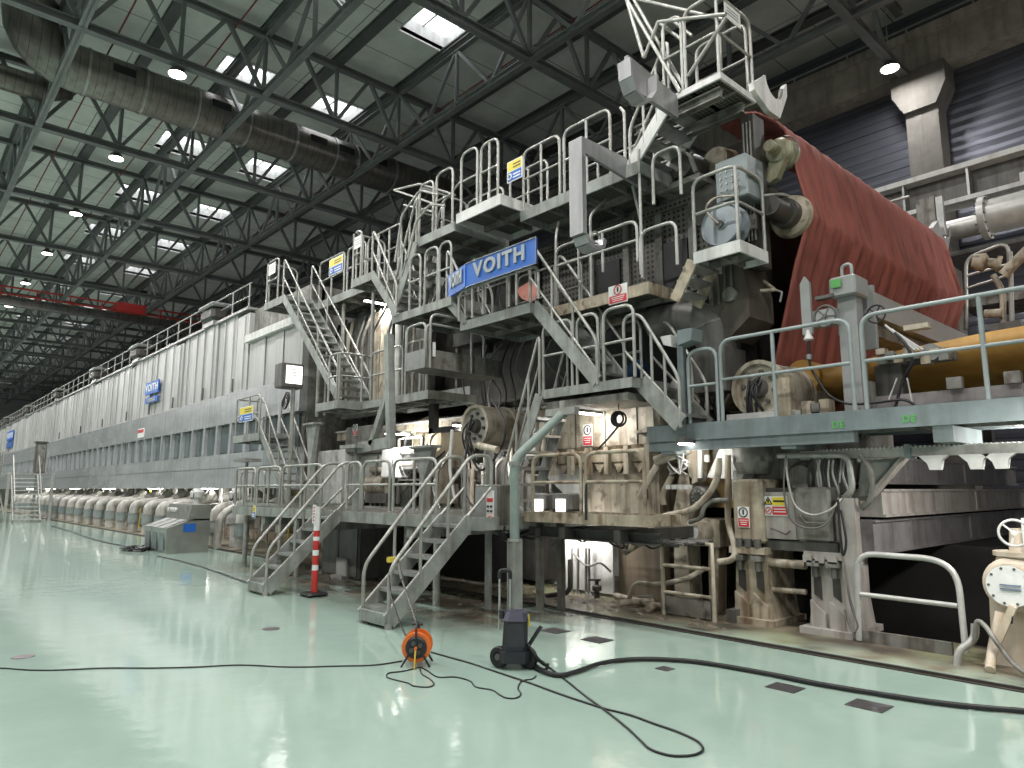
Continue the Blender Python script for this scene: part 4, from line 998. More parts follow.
# big bent grey duct
a = [P(652, 327, X=8.3), P(668, 322, X=8.35), P(690, 320, X=8.4), P(708, 326, X=8.45), P(716, 345, X=8.5), P(718, 385, X=8.5)]
t = thing('suction_duct', 'fat grey bent suction duct beside the upper stained platform', 'duct', a[-1])
MB().tube(catmull(a, 5), .27, 24).build('elbow', DGREY, t)
MB().box(a[-1].x - .25, a[-1].x + .3, a[-1].y - .27, a[-1].y + .27, 2.9, 3.5).build('square_transition', DGREY, t)
MB().tube([a[3], a[3] + (a[4] - a[3]).normalized() * .03], .285, 24).build('weld_seam', MID, t)
# rolls by the felt
t = thing('felt_roll_bearing', 'upper bearing housing of the felt roll beside the crown platform', 'bearing', P(772, 160, X=8.7))
c = P(776, 150, X=8.75)
BEAR = M('greenish_cream_bearing', (.36, .35, .24), .45, .2, .3, 5, streak=(.1, .08, .05), samt=.6)
MB().lathe(c, (1, 0, 0), [(-.2, 0), (-.2, .08), (-.0, .08), (-.0, .15), (.05, .19), (.12, .19), (.14, .155), (.2, .155), (.2, .21), (.28, .21), (.28, 0)], 28).build('housing', BEAR, t)
MB().prism([(c.y + .12, c.z - .1), (c.y + .2, c.z - .34), (c.y + .14, c.z - .42), (c.y + .03, c.z - .38), (c.y - .12, c.z - .12)], 'x', 8.78, 8.9).build('foot_bracket', BEAR, t)
MB().torus(c + V((.15, 0, 0)), (1, 0, 0), .24, .012, 24, 5).build('grease_line', DGREY, t)
t = thing('felt_roll', 'dark stretch roll with a round dished flange at the felt edge', 'roll', P(785, 230, X=8.8))
c = P(790, 216, X=8.95)
MB().lathe(c, (1, 0, 0), [(-.55, 0), (-.55, .13), (-.2, .15), (-.2, .2), (-.02, .2)], 24).build('journal', DARK, t)
MB().lathe(c, (1, 0, 0), [(-.08, .13), (-.02, .28), (.06, .3), (.08, 0)], 32).build('flange', RUSTY, t)
MB().tube([c + V((.1, .12, 0)), c + V((6.6, .12, 0))], .12, 20).build('roll_body', DGREY, t)
pipe([P(760, 190, X=8.9), P(790, 205, X=9.6), P(800, 206, X=9.9)], .12, MID, 'stained pipe between the two felt roll bearings')
# ------------------------------------------------------------------ the red felt
FELT = M('red_felt', (.26, .078, .06), .85, 0, .2, 1.4, stretch=(3.5, .5, .5), streak=(.11, .028, .022), samt=.75, bump=.08)  # dark streaks put the shade of the folds into the red
def felt():
    prof = [(5.35, 7.12), (4.98, 7.14), (4.7, 7.03), (4.45, 6.82), (4.30, 6.6), (4.24, 6.35), (4.20, 6.1), (4.16, 5.85), (4.11, 5.6), (4.075, 5.42), (4.05, 5.33), (4.05, 5.29), (4.085, 5.2), (4.15, 5.0), (4.28, 4.65), (4.39, 4.25), (4.49, 3.9), (4.6, 3.5), (4.72, 3.0), (4.75, 2.75)]
    NX = 260; vs = []; fs = []; m = len(prof)
    random.seed(11)
    ph = [random.uniform(0, 6.28) for _ in range(6)]
    for j, (y, z) in enumerate(prof):
        for i in range(NX + 1):
            x = 9.0 + 6.72 * i / NX; f = i / NX
            amp = .012 + .020 * min(1, max(0, (6.7 - z) / 1.2))
            w = .8 * math.sin(x * 7.3 + ph[0] + .15 * z) + .9 * math.sin(x * 15.1 + ph[1]) + .7 * math.sin(x * 26.7 + ph[2] - .2 * z) + .3 * math.sin(x * 3.1 + ph[3])
            sag = -.05 * math.sin(math.pi * f) if 5 < z < 5.6 else 0
            vs.append((x, y - amp * w * .8, z + sag))
    for j in range(m - 1):
        for i in range(NX):
            a = j * (NX + 1) + i; fs.append((a, a + 1, a + NX + 2, a + NX + 1))
    mb = MB(); mb.add(vs, fs, True)
    o = single(mb, 'press_felt', FELT, 'large dark red felt hanging in folds over the machine', 'felt')
    md = o.modifiers.new('thickness', 'SOLIDIFY'); md.thickness = .025; md.offset = 0
    return o
felt()
# red felt scrap by S5
single(MB().add([P(515, 290, X=7.9), P(530, 281, X=7.9), P(541, 290, X=7.7), P(532, 302, X=7.65), P(522, 299, X=7.8), P(515, 290, X=7.93), P(530, 281, X=7.93), P(541, 290, X=7.73), P(532, 302, X=7.68), P(522, 299, X=7.83)], [(0, 1, 2, 3, 4), (9, 8, 7, 6, 5), (0, 5, 6, 1), (1, 6, 7, 2), (2, 7, 8, 3), (3, 8, 9, 4), (4, 9, 5, 0)]), 'guard_flap', M('faded_red_flap', (.42, .17, .13), .7, 0, .15, 5), 'faded red flap at the head of the stair under the blue sign', 'flap')
# forming fabric (yellow) stretched low across the machine
YFAB = M('yellow_forming_fabric', (.46, .25, .055), .5, 0, .14, 1.2, stretch=(.3, 4, 4), streak=(.3, .15, .03), samt=.4)
def sheet(prof, x0, x1, th=.03):
    mb = MB(); n = len(prof)
    vs = [(x, y, z) for x in (x0, x1) for y, z in prof] + [(x, y, z - th) for x in (x0, x1) for y, z in prof]
    fs = []
    for k in range(n - 1):
        fs += [(k, k + 1, n + k + 1, n + k), (2 * n + k, 3 * n + k, 3 * n + k + 1, 2 * n + k + 1), (k, 2 * n + k, 2 * n + k + 1, k + 1), (n + k, n + k + 1, 3 * n + k + 1, 3 * n + k)]
    return mb.add(vs, fs, True)
a0 = P(958, 346, X=13.5); a1 = P(1024, 340, X=13.5)
single(sheet([(4.45, 3.2), (3.9, 3.22), (3.2, 3.3), (2.2, 3.38), (1.0, 3.42), (-3, 3.5)], 9.3, 15.5, .24), 'forming_fabric', YFAB, 'yellow-brown fabric stretched low across the machine behind the deck rail', 'fabric')
single(MB().tube([(9.2, 4.35, 3.1), (15.6, 4.35, 3.1)], .24, 24), 'breast_roll', YFAB, 'yellow-brown roll wrapped by the fabric below the red felt', 'roll')
# ------------------------------------------------------------------ lifting beam over the deck
LB = M('pale_grey_beam_paint', (.30, .305, .30), .4, .1, .1, 3)
t = thing('felt_lifting_beam', 'pale grey box beam on a post running under the red felt', 'lifting beam', P(848, 388, X=8.7))
c = P(848, 288, X=8.7); yb = c.y
MB().box(8.62, 8.82, yb - .11, yb + .11, 2.2, c.z - .1).build('post', LB, t)
MB().bevbox(8.52, 8.92, yb - .16, yb + .16, c.z - .13, c.z + .12, .02).build('head_box', LB, t)
MB().box(8.49, 8.5, yb - .0, yb + .12, c.z - .02, c.z + .08).build('green_mark', GREENM, t)
MB().tube(rounded([(8.7, yb - .06, c.z + .14), (8.7, yb - .06, c.z + .3), (8.7, yb + .06, c.z + .3), (8.7, yb + .06, c.z + .14)], .06), .022, 8).build('lifting_eye', LB, t)
MB().box(8.95, 14.9, yb - .12, yb + .12, c.z - .30, c.z + .02).build('beam', LB, t)
MB().box(8.98, 9.05, yb - .18, yb + .18, c.z - .75, c.z + .06).build('end_plate', LB, t)
MB().box(9.05, 14.5, yb - .02, yb + .3, c.z - .5, c.z - .34).build('darker_lower_flange', MID, t)  # lower flange in a darker grey than the beam
pl = P(807, 300, X=8.5)
MB().prism([(pl.y - .06, pl.z - .45), (pl.y + .06, pl.z - .45), (pl.y + .06, pl.z + .2), (pl.y, pl.z + .3), (pl.y - .06, pl.z + .2)], 'x', 8.45, 8.5).build('guide_blade', LB, t)
MB().box(8.5, 8.65, yb + .1, pl.y + .05, pl.z - .36, pl.z - .16).build('side_arm', LB, t)
MB().box(8.5, 8.62, yb + .1, pl.y - .1, pl.z - .02, pl.z + .02).build('upper_arm', DGREY, t)
def wheel(c, R, mat, label, axis=(1, 0, 0), spokes=5, name='hand_wheel', parent=None):
    c = V(c); ax = V(axis).normalized(); a = ax.orthogonal().normalized(); b = ax.cross(a)
    t = parent or thing(name, label, 'hand wheel', c - V((0, 0, R)))
    MB().torus(c, ax, R, R * .1, 28, 8).build('rim', mat, t)
    s = MB()
    for k in range(spokes):
        d = a * math.cos(2 * math.pi * k / spokes) + b * math.sin(2 * math.pi * k / spokes); s.bar(c, c + d * R, R * .14, R * .08, ax)
    s.build('spokes', mat, t); MB().cyl(c - ax * R * .15, c + ax * R * .3, R * .2, 12).build('hub', mat, t)
    return t
wheel(P(825, 316, X=8.5), .13, DGREY, 'dark hand wheel on the lifting beam arm beside the guide blade')
wheel(P(876, 314, X=8.6), .105, BLACK, 'small black hand wheel just right of the lifting beam post')
c = P(808, 330, X=8.4)
t = thing('hanging_pendant', 'white plug and black cable hanging from the guide blade', 'cable', c)
MB().lathe(c, (0, 0, -1), [(0, .02), (.06, .035), (.12, .06), (.14, .02)], 12).build('plug', WHITE, t)
hp = [c + V((0, 0, -.1)), P(809, 348, X=8.4), P(810, 365, X=8.4), P(818, 380, X=8.4), P(830, 396, X=8.4), P(850, 404, X=8.4), P(880, 402, X=8.4), P(905, 400, X=8.4), P(920, 410, X=8.4)]
MB().tube(catmull(hp, 5), .016, 6).build('cable', BLACK, t)
MB().lathe(P(809, 357, X=8.4), (0, 0, 1), [(-.04, 0), (-.03, .035), (.03, .035), (.04, 0)], 12).build('bead', STEEL, t)
# ------------------------------------------------------------------ hook arms
HOOK = M('dull_zinc_plate', (.36, .355, .36), .4, .45, .22, 2.2, stretch=(1, 1, .4), streak=(.2, .19, .18), samt=.5)
def jhook(prof, y0, y1, label, extra=None):
    t = thing('shaft_hook', label, 'hook arm', (sum(p[0] for p in prof) / len(prof), (y0 + y1) / 2, min(p[1] for p in prof)))
    MB().prism(prof, 'y', y0, y1).build('hook_plate', HOOK, t)
    if extra: extra(t)
    return t
# A: hanging J hook in front of the top deck
a = P(577, 140, X=6.7); lo = P(577, 236, X=6.7); w = .24
t = thing('shaft_hook', 'long hanging zinc hook plate in front of the top deck', 'hook arm', lo)
yh = a.y; za, zl = a.z, lo.z
MB().box(6.66, 6.74, yh - w / 2, yh + w / 2, zl, za).build('hanging_plate', HOOK, t)
MB().prism([(6.74, za), (6.74, za - .22), (8.0, za - .36), (8.1, za - .36), (8.1, za - .1), (7.6, za)], 'y', yh - w / 2, yh - w / 2 + .05).build('arm_cheek', HOOK, t)
MB().box(6.7, 8.1, yh - w / 2 + .05, yh + w / 2, za - .05, za).build('arm_top', HOOK, t)
pts = [(6.74, zl), (6.8, zl - .1), (6.92, zl - .15), (7.08, zl - .1), (7.12, zl + .02)]
m = MB()
for p0, p1 in zip(pts, pts[1:]): m.bar((p0[0], yh, p0[1]), (p1[0], yh, p1[1]), w, .06, (0, 0, 1))
m.build('curled_lip', HOOK, t)
MB().torus((7.05, yh, zl + .06), (0, 1, 0), .08, .015, 18, 6).build('ring', GALV, t)
MB().tube([(7.9, yh, za - .3), (8.1, yh, za - .9), (8.1, yh, za - 1.7)], .022, 6).build('stay', GALV, t)
# B: U hook pointing out at upper left of the crown platform
c0 = P(683, 118, X=7.62); yB = P(686, 110, X=7.62).y + .12
z = 6.75
t = thing('shaft_hook', 'zinc hook arm with a U-shaped cradle reaching out from the crown platform', 'hook arm', (6.9, yB, z - .3))
MB().prism([(7.62, z - .16), (7.62, z + .16), (6.55, z + .30), (6.55, z - .12)], 'y', yB, yB + .06).build('arm', HOOK, t)
pts = [(6.95, z + .12), (6.93, z - .12), (6.82, z - .27), (6.66, z - .33), (6.50, z - .27), (6.42, z - .12), (6.40, z + .12)]
m = MB()
for p0, p1 in zip(pts, pts[1:]): m.bar((p0[0], yB - .06, p0[1]), (p1[0], yB - .06, p1[1]), .2, .035, (0, 1, 0) if False else (0, 0, 1))
m.build('cradle', HOOK, t)
# C: cradle at the far right end of the crown platform
cc = P(765, 82, X=8.9)
def cradle(cx, yc, zc, R, x_in, label, th=.07, mat=None):
    pr = []
    for k in range(13):
        a = math.pi + math.pi * k / 12; pr.append((cx + R * math.cos(a), zc + R * math.sin(a)))
    outer = [(cx + R + .1, zc + .12), (cx + R + .1, zc - R * .3), (cx + .1, zc - R - .26), (cx - R * .8, zc - R - .26), (x_in, zc - R - .1), (x_in, zc - .2)]
    t = thing('shaft_hook', label, 'hook arm', (cx, yc, zc - R - .26))
    MB().prism(pr + outer[:5] + [(x_in, zc - .25)], 'y', yc, yc + th).build('cradle_plate', mat or HOOK, t)
    MB().tube([(p[0], yc + th / 2, p[1]) for p in pr], .03, 6).build('cradle_liner', STEEL, t)
    return t
hk = P(770, 84, X=8.95)
cradle(8.95, 4.36, hk.z, .26, 8.35, 'white cradle hook at the right end of the crown platform', .08, WHITE)
c = P(940, 232, X=15.7)
cradle(16.0, c.y, c.z + .25, .33, 15.3, 'distant cradle hook beyond the far edge of the red felt', .1, M('dull_grey_hook', (.27, .26, .26), .5, .2, .15, 3))
t = thing('far_stanchion', 'grey box bracket standing behind the far felt edge', 'bracket', P(930, 240, X=15.9))
c = P(930, 215, X=15.9)
MB().box(15.9, 16.1, c.y - .1, c.y + .25, c.z - .6, c.z + .4).build('box', MID, t)
MB().box(15.9, 16.0, c.y - .25, c.y - .12, c.z - .5, c.z + .35).build('side_frame', STEEL, t)
MB().tube(rounded([(15.7, c.y + .3, c.z + .45), (15.7, c.y + 2, c.z + .45)], .1), .03, 6).build('rail', GALV, t)
# ------------------------------------------------------------------ control box, hose reel and machinery by J
c = P(735, 175, X=8.05)
t = thing('perforated_control_box', 'grey box with rows of holes above the hose reel platform', 'control box', c - V((0, 0, .3)))
CB = M('blue_grey_box', (.20, .23, .23), .4, .3, .12, 3)
MB().bevbox(8.05, 8.5, c.y - .17, c.y + .3, c.z - .32, c.z + .27, .02).build('cabinet', CB, t)
for k in range(4):
    for j in range(5 - (k == 3)):
        MB().box(8.035, 8.051, c.y + .22 - .085 * k - .02, c.y + .22 - .085 * k, c.z - .26 + .085 * j, c.z - .235 + .085 * j).build('hole', STEEL, t)
for k in range(7): MB().box(8.1 + .05 * k, 8.12 + .05 * k, c.y - .175, c.y - .168, c.z + .18 - .05 * k, c.z + .195 - .05 * k).build('slot', STEEL, t)
c = P(720, 224, X=7.95)
t = thing('hose_reel', 'round grey hose reel with a handle on the small white-edged platform', 'hose reel', c - V((0, 0, .3)))
MB().lathe(c, (1, 0, 0), [(0, 0), (0, .06), (.03, .08), (.03, .26), (.0, .285), (.02, .3), (.05, .29), (.05, .15), (.22, .15), (.22, .3), (.25, .3), (.25, 0)], 32).build('drum', M('galvanised_reel_disc', (.27, .30, .32), .35, .4, .1, 3), t)
MB().lathe(c, (1, 0, 0), [(-.03, 0), (-.03, .05), (.03, .06)], 16).build('hub', DGREY, t)
MB().tube(catmull([c + V((-.04, 0, 0)), c + V((-.08, .08, .1)), c + V((-.06, .16, .26)), c + V((0, .05, .38)), c + V((.1, -.2, .36))], 5), .014, 6).build('hose_end', CREAM, t)
MB().box(c.x + .05, c.x + .2, c.y - .15, c.y + .15, 4.68, c.z - .28).build('foot', DGREY, t)
t = thing('felt_guide_drive', 'dark cylinder and crank above the perforated control box', 'drive', P(700, 180, X=8.6))
c = P(690, 170, X=8.6)
MB().lathe(c, (1, 0, 0), [(-.25, 0), (-.25, .2), (.0, .24), (.6, .24), (.6, 0)], 24).build('cylinder', DARK, t)
MB().lathe(P(705, 205, X=8.5), (1, 0, 0), [(0, 0), (0, .3), (.6, .33), (.6, 0)], 24).build('lower_drum', DARK, t)
MB().bar(P(688, 150, X=8.3), P(696, 172, X=8.3), .05, .05).build('crank_rod', STEEL, t)
MB().bar(P(682, 147, X=8.3), P(693, 153, X=8.3), .05, .05).build('crank_arm', MID, t)
MB().box(8.3, 8.9, c.y - .35, c.y + .4, c.z - .34, c.z - .25).build('bed_plate', MID, t)
MB().lathe(P(715, 160, X=8.75), (1, 0, 0), [(0, 0), (0, .2), (.3, .25), (.3, 0)], 20).build('pale_cap', RUSTY, t)
t = thing('counterweight_housing', 'stained dark housing block hanging under the hose reel platform', 'machine housing', P(735, 330, X=8.5))
c = P(735, 290, X=8.5)
MB().prism([(c.y + .35, c.z + .55), (c.y - .15, c.z + .55), (c.y - .28, c.z - .1), (c.y - .28, c.z - .45), (c.y + .05, c.z - .7), (c.y + .3, c.z - .5)], 'x', 8.35, 9.0).build('housing', M('brownish_grime_steel', (.085, .072, .06), .5, .1, .35, 3, streak=(.06, .045, .03), samt=.7, bump=.1), t)
for k in range(4): MB().tube([(8.33, c.y + .25 - .1 * k, c.z + .5), (8.33, c.y + .25 - .1 * k, c.z - .2)], .02, 6).build('hydraulic_line', DGREY, t)
MB().cyl((8.3, c.y - .02, c.z - .1), (8.36, c.y - .02, c.z - .1), .1, 14).build('cover', MID, t)
pipe([P(742, 292, X=8.6), P(775, 290, X=8.8), P(760, 279, X=8.9)], .025, RUSTY, 'thin rusty stay rod in the dark gap left of the felt', rad=.02)
pipe([P(775, 290, X=8.8), P(782, 292, X=8.8), P(780, 302, X=8.8)], .015, GALV, 'short hooked rod end beside the felt edge', rad=.02)
# ================================================================== UNDER THE BLUE-GREY DECK
VOIDK = M('void_black', (.012, .011, .010), .8, 0, .3, 2)  # near-black in place of the lightless void under the machine
t = thing('void_backing', 'added black shade foundation block in the void under the machine', 'backing', (11, 1.5, -2.4))  # solid blocks added to fill the view with darkness
MB().box(10.9, 15, -7, 4.6, -2.4, .85).build('pit_block', VOIDK, t)
MB().box(9.9, 15, 4.6, 6.55, -2.4, 2.0).build('side_block', VOIDK, t)
GB = M('stained_grey_girder', (.22, .21, .21), .5, .15, .3, 2.2, streak=(.09, .075, .065), samt=.6, bump=.1)
GB2 = M('whitish_stained_girder', (.38, .355, .33), .5, .1, .25, 2.2, streak=(.15, .11, .08), samt=.6, bump=.1)
for nm, x0, y0, y1, z0, z1, mt, lab in (('upper', 9.0, 3.45, 3.8, 1.66, 2.0, GB, 'dark upper cross girder under the deck in front of the siding'),
                                      ('middle', 8.6, 3.22, 3.6, 1.28, 1.6, GB2, 'whitish stained middle cross girder at eye level under the deck'),
                                      ('lower', 8.5, 3.3, 3.7, .86, 1.25, GB, 'grey lower cross girder over the black void')):
    t = thing('cross_girder', lab, 'girder', (12, (y0 + y1) / 2, z0))
    MB().box(x0, 15.5, y0, y1, z0, z1).build('girder_body', mt, t)
    MB().box(x0, 15.5, y0 - .03, y0, z0, z0 + .03).box(x0, 15.5, y0 - .03, y0, z1 - .03, z1).build('flange_lip', mt, t)
    for k in range(2): MB().box(x0 + 1.1 + 2.4 * k, x0 + 1.16 + 2.4 * k, y0 - .02, y0, z0, z1).build('stiffener', mt, t)
t = thing('gusset_plate', 'grey-green slanted gusset plate bracing the deck at its foot', 'bracket', (8.5, 3.2, 1.55))
a, b_, c_, d_ = [P(q, r, X=8.4) for q, r in ((861, 461), (906, 457), (872, 496), (858, 496))]
MB().prism([(a.y, a.z), (b_.y, b_.z), (c_.y, c_.z), (d_.y, d_.z)], 'x', 8.4, 8.55).build('plate', PAINT, t)
MB().bar(b_ + V((-.01, 0, 0)), c_ + V((-.01, 0, 0)), .04, .16, (1, 0, 0)).build('edge_flange', GB2, t)
# pedestals
def pedestal(px0, px1, X, label, mat, upper):
    y1, y0 = P(px0, 600, X=X).y, P(px1, 600, X=X).y
    w = y1 - y0; t = thing('machine_pedestal', label, 'pedestal', (X + .2, (y0 + y1) / 2, 0))
    MB().box(X - .08, X + .75, y0 - .08, y1 + .08, 0, .07).build('base_plate', mat, t)
    o = MB()
    o.prism([(y0 - .02, .07), (y1 + .02, .07), (y1 - .02, .38), (y1 - .04, .82), (y0 + .02, .82), (y0 + .02, .38)], 'x', X + .05, X + .7)
    o.build('foot_casting', mat, t)
    for f in (.06, .56):
        ya, yb = y0 + w * f, y0 + w * (f + .38)
        m = MB(); ym = (ya + yb) / 2
        m.prism([(ya - .0, .07), (yb + .0, .07), (yb, .36), (ya, .22 if f < .5 else .22)], 'x', X, X + .05)
        m.build('front_rib', mat, t)
        MB().prism([(ya + w * .1, .36), (yb - w * .08, .42), (yb - w * .08, .62), (ya + w * .1, .62)], 'x', X + .042, X + .05).build('dark_recess', DARK, t)
        MB().cyl((X - .0, ym, .62), (X - .0, ym, .88), .035, 10).build('anchor_stud', DGREY, t)
        MB().box(X - .06, X + .06, ym - .07, ym + .07, .74, .80).build('clamp', MID, t)
    MB().box(X - .04, X + .7, y0, y1, .82, .9).build('top_plate', mat, t)
    upper(t, y0, y1); return t
def upA(t, y0, y1):
    MB().bevbox(8.0, 8.6, y0 + .02, y1 - .05, .95, 1.72, .03).build('upper_column', RUSTY, t)
    for k in range(3): MB().cyl((7.98, y0 + .1 + .12 * k, .9), (7.98, y0 + .1 + .12 * k, 1.0), .045, 10).build('jack_bolt', DGREY, t)
pedestal(733, 769, 8.0, 'rust-stained pedestal with the round ban sign on its column', RUSTY, upA)
def upB(t, y0, y1):
    MB().bevbox(7.98, 8.6, y0 + .1, y1 + .1, 1.0, 1.62, .03).build('upper_column', MID, t)
    MB().box(8.0, 8.12, y0 - .16, y0 + .02, 0, 1.5).build('side_plate', GB2, t)
    MB().box(7.99, 8.05, y0 + .05, y1 - .02, .9, 1.0).build('shim_recess', DARK, t)
    for k in range(3): MB().box(7.94, 8.0, y0 + .05 + .14 * k, y0 + .15 + .14 * k, .78, .86).build('wedge_block', GB2, t)
    MB().tube(rounded([(7.97, y1 + .02, 1.3), (7.94, y1 - .05, 1.22), (7.94, y0 + .15, 1.22)], .03), .012, 6).build('handle', MID, t)
pedestal(808, 846, 8.0, 'pale grey pedestal with a tall side plate beside the bent guard rail', GB2, upB)
c = P(743.5, 517, X=7.975)
sign('small upright red and white ban sign on the rusty pedestal column', c, .155, .25, kind='prohibit')
# gauge door
t = thing('access_door', 'grey access door with yellow and red sign under the deck', 'access door', (8.1, 4.2, 1.05))
a, b_ = P(762, 492, X=8.06), P(799, 540, X=8.06)
MB().box(8.06, 8.1, b_.y, a.y, b_.z, a.z).build('door_leaf', GB2, t)
MB().box(8.1, 8.5, b_.y - .06, a.y + .03, b_.z - .02, a.z + .05).build('dark_frame', DARK, t)
MB().tube(rounded([(8.05, a.y - .1, b_.z + .12), (8.0, a.y - .14, b_.z + .12), (8.0, b_.y + .12, b_.z + .06), (8.05, b_.y + .1, b_.z + .1)], .02), .012, 6).build('handle', DGREY, t)
sign('yellow and red danger sign on the grey access door', P(776, 506, X=8.045), .29, .23, kind='danger')
MB().box(8.1, 8.6, P(806, 545, X=8.1).y, P(763, 545, X=8.1).y, .88, 1.03).build('sill_beam', DGREY, t)
# machine casing above the doors
t = thing('save_all_casing', 'grimy grey casing with round ducts right under the deck', 'machine casing', (8.6, 4.5, 1.7))
MB().box(8.45, 9.6, 3.4, 5.3, 1.72, 2.3).build('casing', MID, t)
MB().prism([(5.25, 1.75), (5.0, 2.2), (4.45, 2.2), (4.75, 1.72)], 'x', 8.2, 8.46).build('white_bevel_plate', WHITE, t)
MB().lathe(P(800, 478, X=8.3), (1, 0, 0), [(0, 0), (0, .15), (.06, .2), (.3, .2)], 20).build('round_duct', MID, t)
MB().lathe(P(753, 470, X=8.35), (0, 0, 1), [(-.05, .2), (.1, .25), (.35, .25)], 20).build('hopper', MID, t)
pipe([P(764, 562, X=8.1), P(806, 565, X=8.1)], .05, CREAM, 'thick cream pipe between the two pedestals')
pipe([P(766, 589, X=8.15), P(806, 592, X=8.15)], .032, CREAM, 'thin cream pipe low between the two pedestals')
# hydraulic manifold
t = thing('hydraulic_manifold', 'cluster of small grimy hydraulic lines beside the gusset plate', 'manifold', P(838, 495, X=8.2))
c = P(832, 478, X=8.2)
MB().box(8.2, 8.35, c.y - .2, c.y + .2, c.z - .17, c.z + .2).build('valve_block', DGREY, t)
random.seed(2)
for k in range(9):
    y = c.y + .2 - .05 * k
    MB().tube(catmull([(8.17, y, c.z + .25), (8.13, y + random.uniform(-.05, .05), c.z + .05), (8.15, y + random.uniform(-.05, .05), c.z - .15), (8.2, y, c.z - .3)], 4), .013, 6).build('line', GALV if k % 3 else BLACK, t)
for k in range(6): MB().cyl((8.12, c.y - .3 + .1 * k, c.z - .28), (8.25, c.y - .3 + .1 * k, c.z - .28), .03, 8).build('fitting', MID, t)
pipe([P(778, 456, X=8.1), P(848, 455, X=8.1), P(853, 490, X=8.1), P(845, 497, X=8.15)], .035, GALV, 'bent steel pipe above the hydraulic manifold')
pipe([P(860, 455, X=8.05), P(872, 470, X=8.05), P(872, 500, X=8.05), P(862, 508, X=8.1)], .03, MID, 'curved grey hose pipe in front of the gusset plate')
# cable carrier
t = thing('cable_carrier', 'long galvanised cable tray with pale hangers under the deck', 'cable tray', (8.3, 1.5, 2.0))
z = P(930, 451, X=8.2).z
MB().box(8.2, 8.32, -2, P(800, 455, X=8.2).y, z - .05, z + .05).build('tray', GALV, t)
for k in range(60): MB().box(8.19, 8.33, 1.1 + .045 * k, 1.118 + .045 * k, z + .04, z + .062).build('link', GALVB, t) if k < 60 else None
for px in (934, 975, 1000): 
    y = P(px, 460, X=8.15).y
    MB().prism([(y - .14, z - .05), (y + .14, z - .05), (y + .06, z - .13), (y + .04, z - .2), (y - .06, z - .2), (y - .08, z - .1)], 'x', 8.12, 8.2).build('hanger', WHITE, t)
MB().box(8.17, 8.35, P(908, 450, X=8.2).y - .03, P(908, 450, X=8.2).y + .03, z - .07, z + .08).build('blue_clamp', DECKG, t)
hose([P(786, 455, X=8.0), P(788, 480, X=7.9), P(795, 505, X=7.9), P(812, 515, X=7.9), P(830, 510, X=7.9), P(842, 498, X=8.0)], .014, GALV, 'pale hose looping in front of the access door')
hose([P(786, 456, X=7.95), P(784, 490, X=7.9), P(790, 518, X=7.88), P(806, 528, X=7.88), P(826, 524, X=7.9), P(838, 500, X=8.0)], .012, DGREY, 'thin dark hose looping lower past the door and pedestal')
hose([P(838, 500, X=7.95), P(840, 530, X=7.93), P(843, 555, X=7.93), P(846, 540, X=7.93), P(841, 510, X=7.95)], .014, BLACK, 'black hose hanging in a narrow loop on the pale pedestal')
hose([P(845, 565, X=7.93), P(850, 600, X=7.9), P(858, 625, X=7.88), P(853, 632, X=7.9), P(845, 610, X=7.93)], .014, DGREY, 'dark hose looping down the pale pedestal side plate')
# bent guard rail by the void
t = thing('floor_guardrail', 'bent white guard rail on the floor before the black void', 'guard rail', (7.9, 2.7, 0))
MB().tube(rounded([P(859, 640, X=7.9), P(857, 553, X=7.9), P(938, 559, X=7.9), P(958, 575, X=7.9), P(966, 653, X=7.75)], .18, 5), .03, 10).build('top_rail', GALVB, t)
MB().tube([P(860, 594, X=7.9), P(958, 606, X=7.86)], .025, 8).build('midrail', GALVB, t)
MB().box(7.92, 7.98, P(952, 640, X=7.95).y, P(862, 640, X=7.95).y, 0, .12).build('kick_plate', MID, t)
# right pump
CP = M('pump_cream_paint', (.58, .50, .40), .5, 0, .2, 3, streak=(.36, .26, .15), samt=.6)
c = P(1010, 586, X=7.7)
t = thing('stock_pump', 'cream pump with a bolted round cover at the right edge', 'pump', (8.0, c.y, 0))
MB().lathe(c, (1, 0, 0), [(-.02, 0), (-.02, .185), (.03, .195), (.03, .17), (.1, .24), (.5, .27), (.5, 0)], 32).build('volute', CP, t)
MB().lathe(c + V((-.025, 0, 0)), (1, 0, 0), [(0, 0), (0, .182)], 28).build('cover_plate', SIGNW, t)
for k in range(10):
    a = k * math.pi / 5; q = c + V((-.03, .16 * math.cos(a), .16 * math.sin(a)))
    MB().cyl(q, q + V((.02, 0, 0)), .012, 8).build('bolt', DGREY, t)
for k in range(2): MB().box(c.x - .04, c.x - .03, c.y - .09, c.y + .07, c.z - .03 + .035 * k, c.z - .02 + .035 * k).build('chalk_mark', M('blue_grey_chalk', (.12, .17, .25), .7), t)
MB().prism([(c.y + .24, 0), (c.y - .55, 0), (c.y - .55, c.z + .1), (c.y + .2, c.z + .05)], 'x', c.x + .15, c.x + .7).build('pedestal', CP, t)
MB().lathe(c + V((.3, -.05, .0)), (0, 0, 1), [(.12, .24), (.24, .2), (.25, .23), (.29, .23), (.29, .1), (.5, .08), (.5, 0)], 24).build('upper_body', CP, t)
MB().box(c.x + .15, c.x + .45, c.y - .26, c.y - .1, c.z + .29, c.z + .6).build('yoke', WHITE, t)
MB().bar(c + V((-.04, -.02, -.17)), (c.x - .05, c.y + .22, .02), .06, .06, (1, 0, 0)).build('brace', CP, t)
MB().tube([c + V((-.06, -.02, -.19)), c + V((-.07, -.0, -.32))], .008, 5).build('key_chain', BLACK, t)
wc = P(1014, 533, X=7.62)
wheel(wc, .115, WHITE, 'white hand wheel above the cream pump at the right edge', axis=(1, .25, 0), spokes=3)
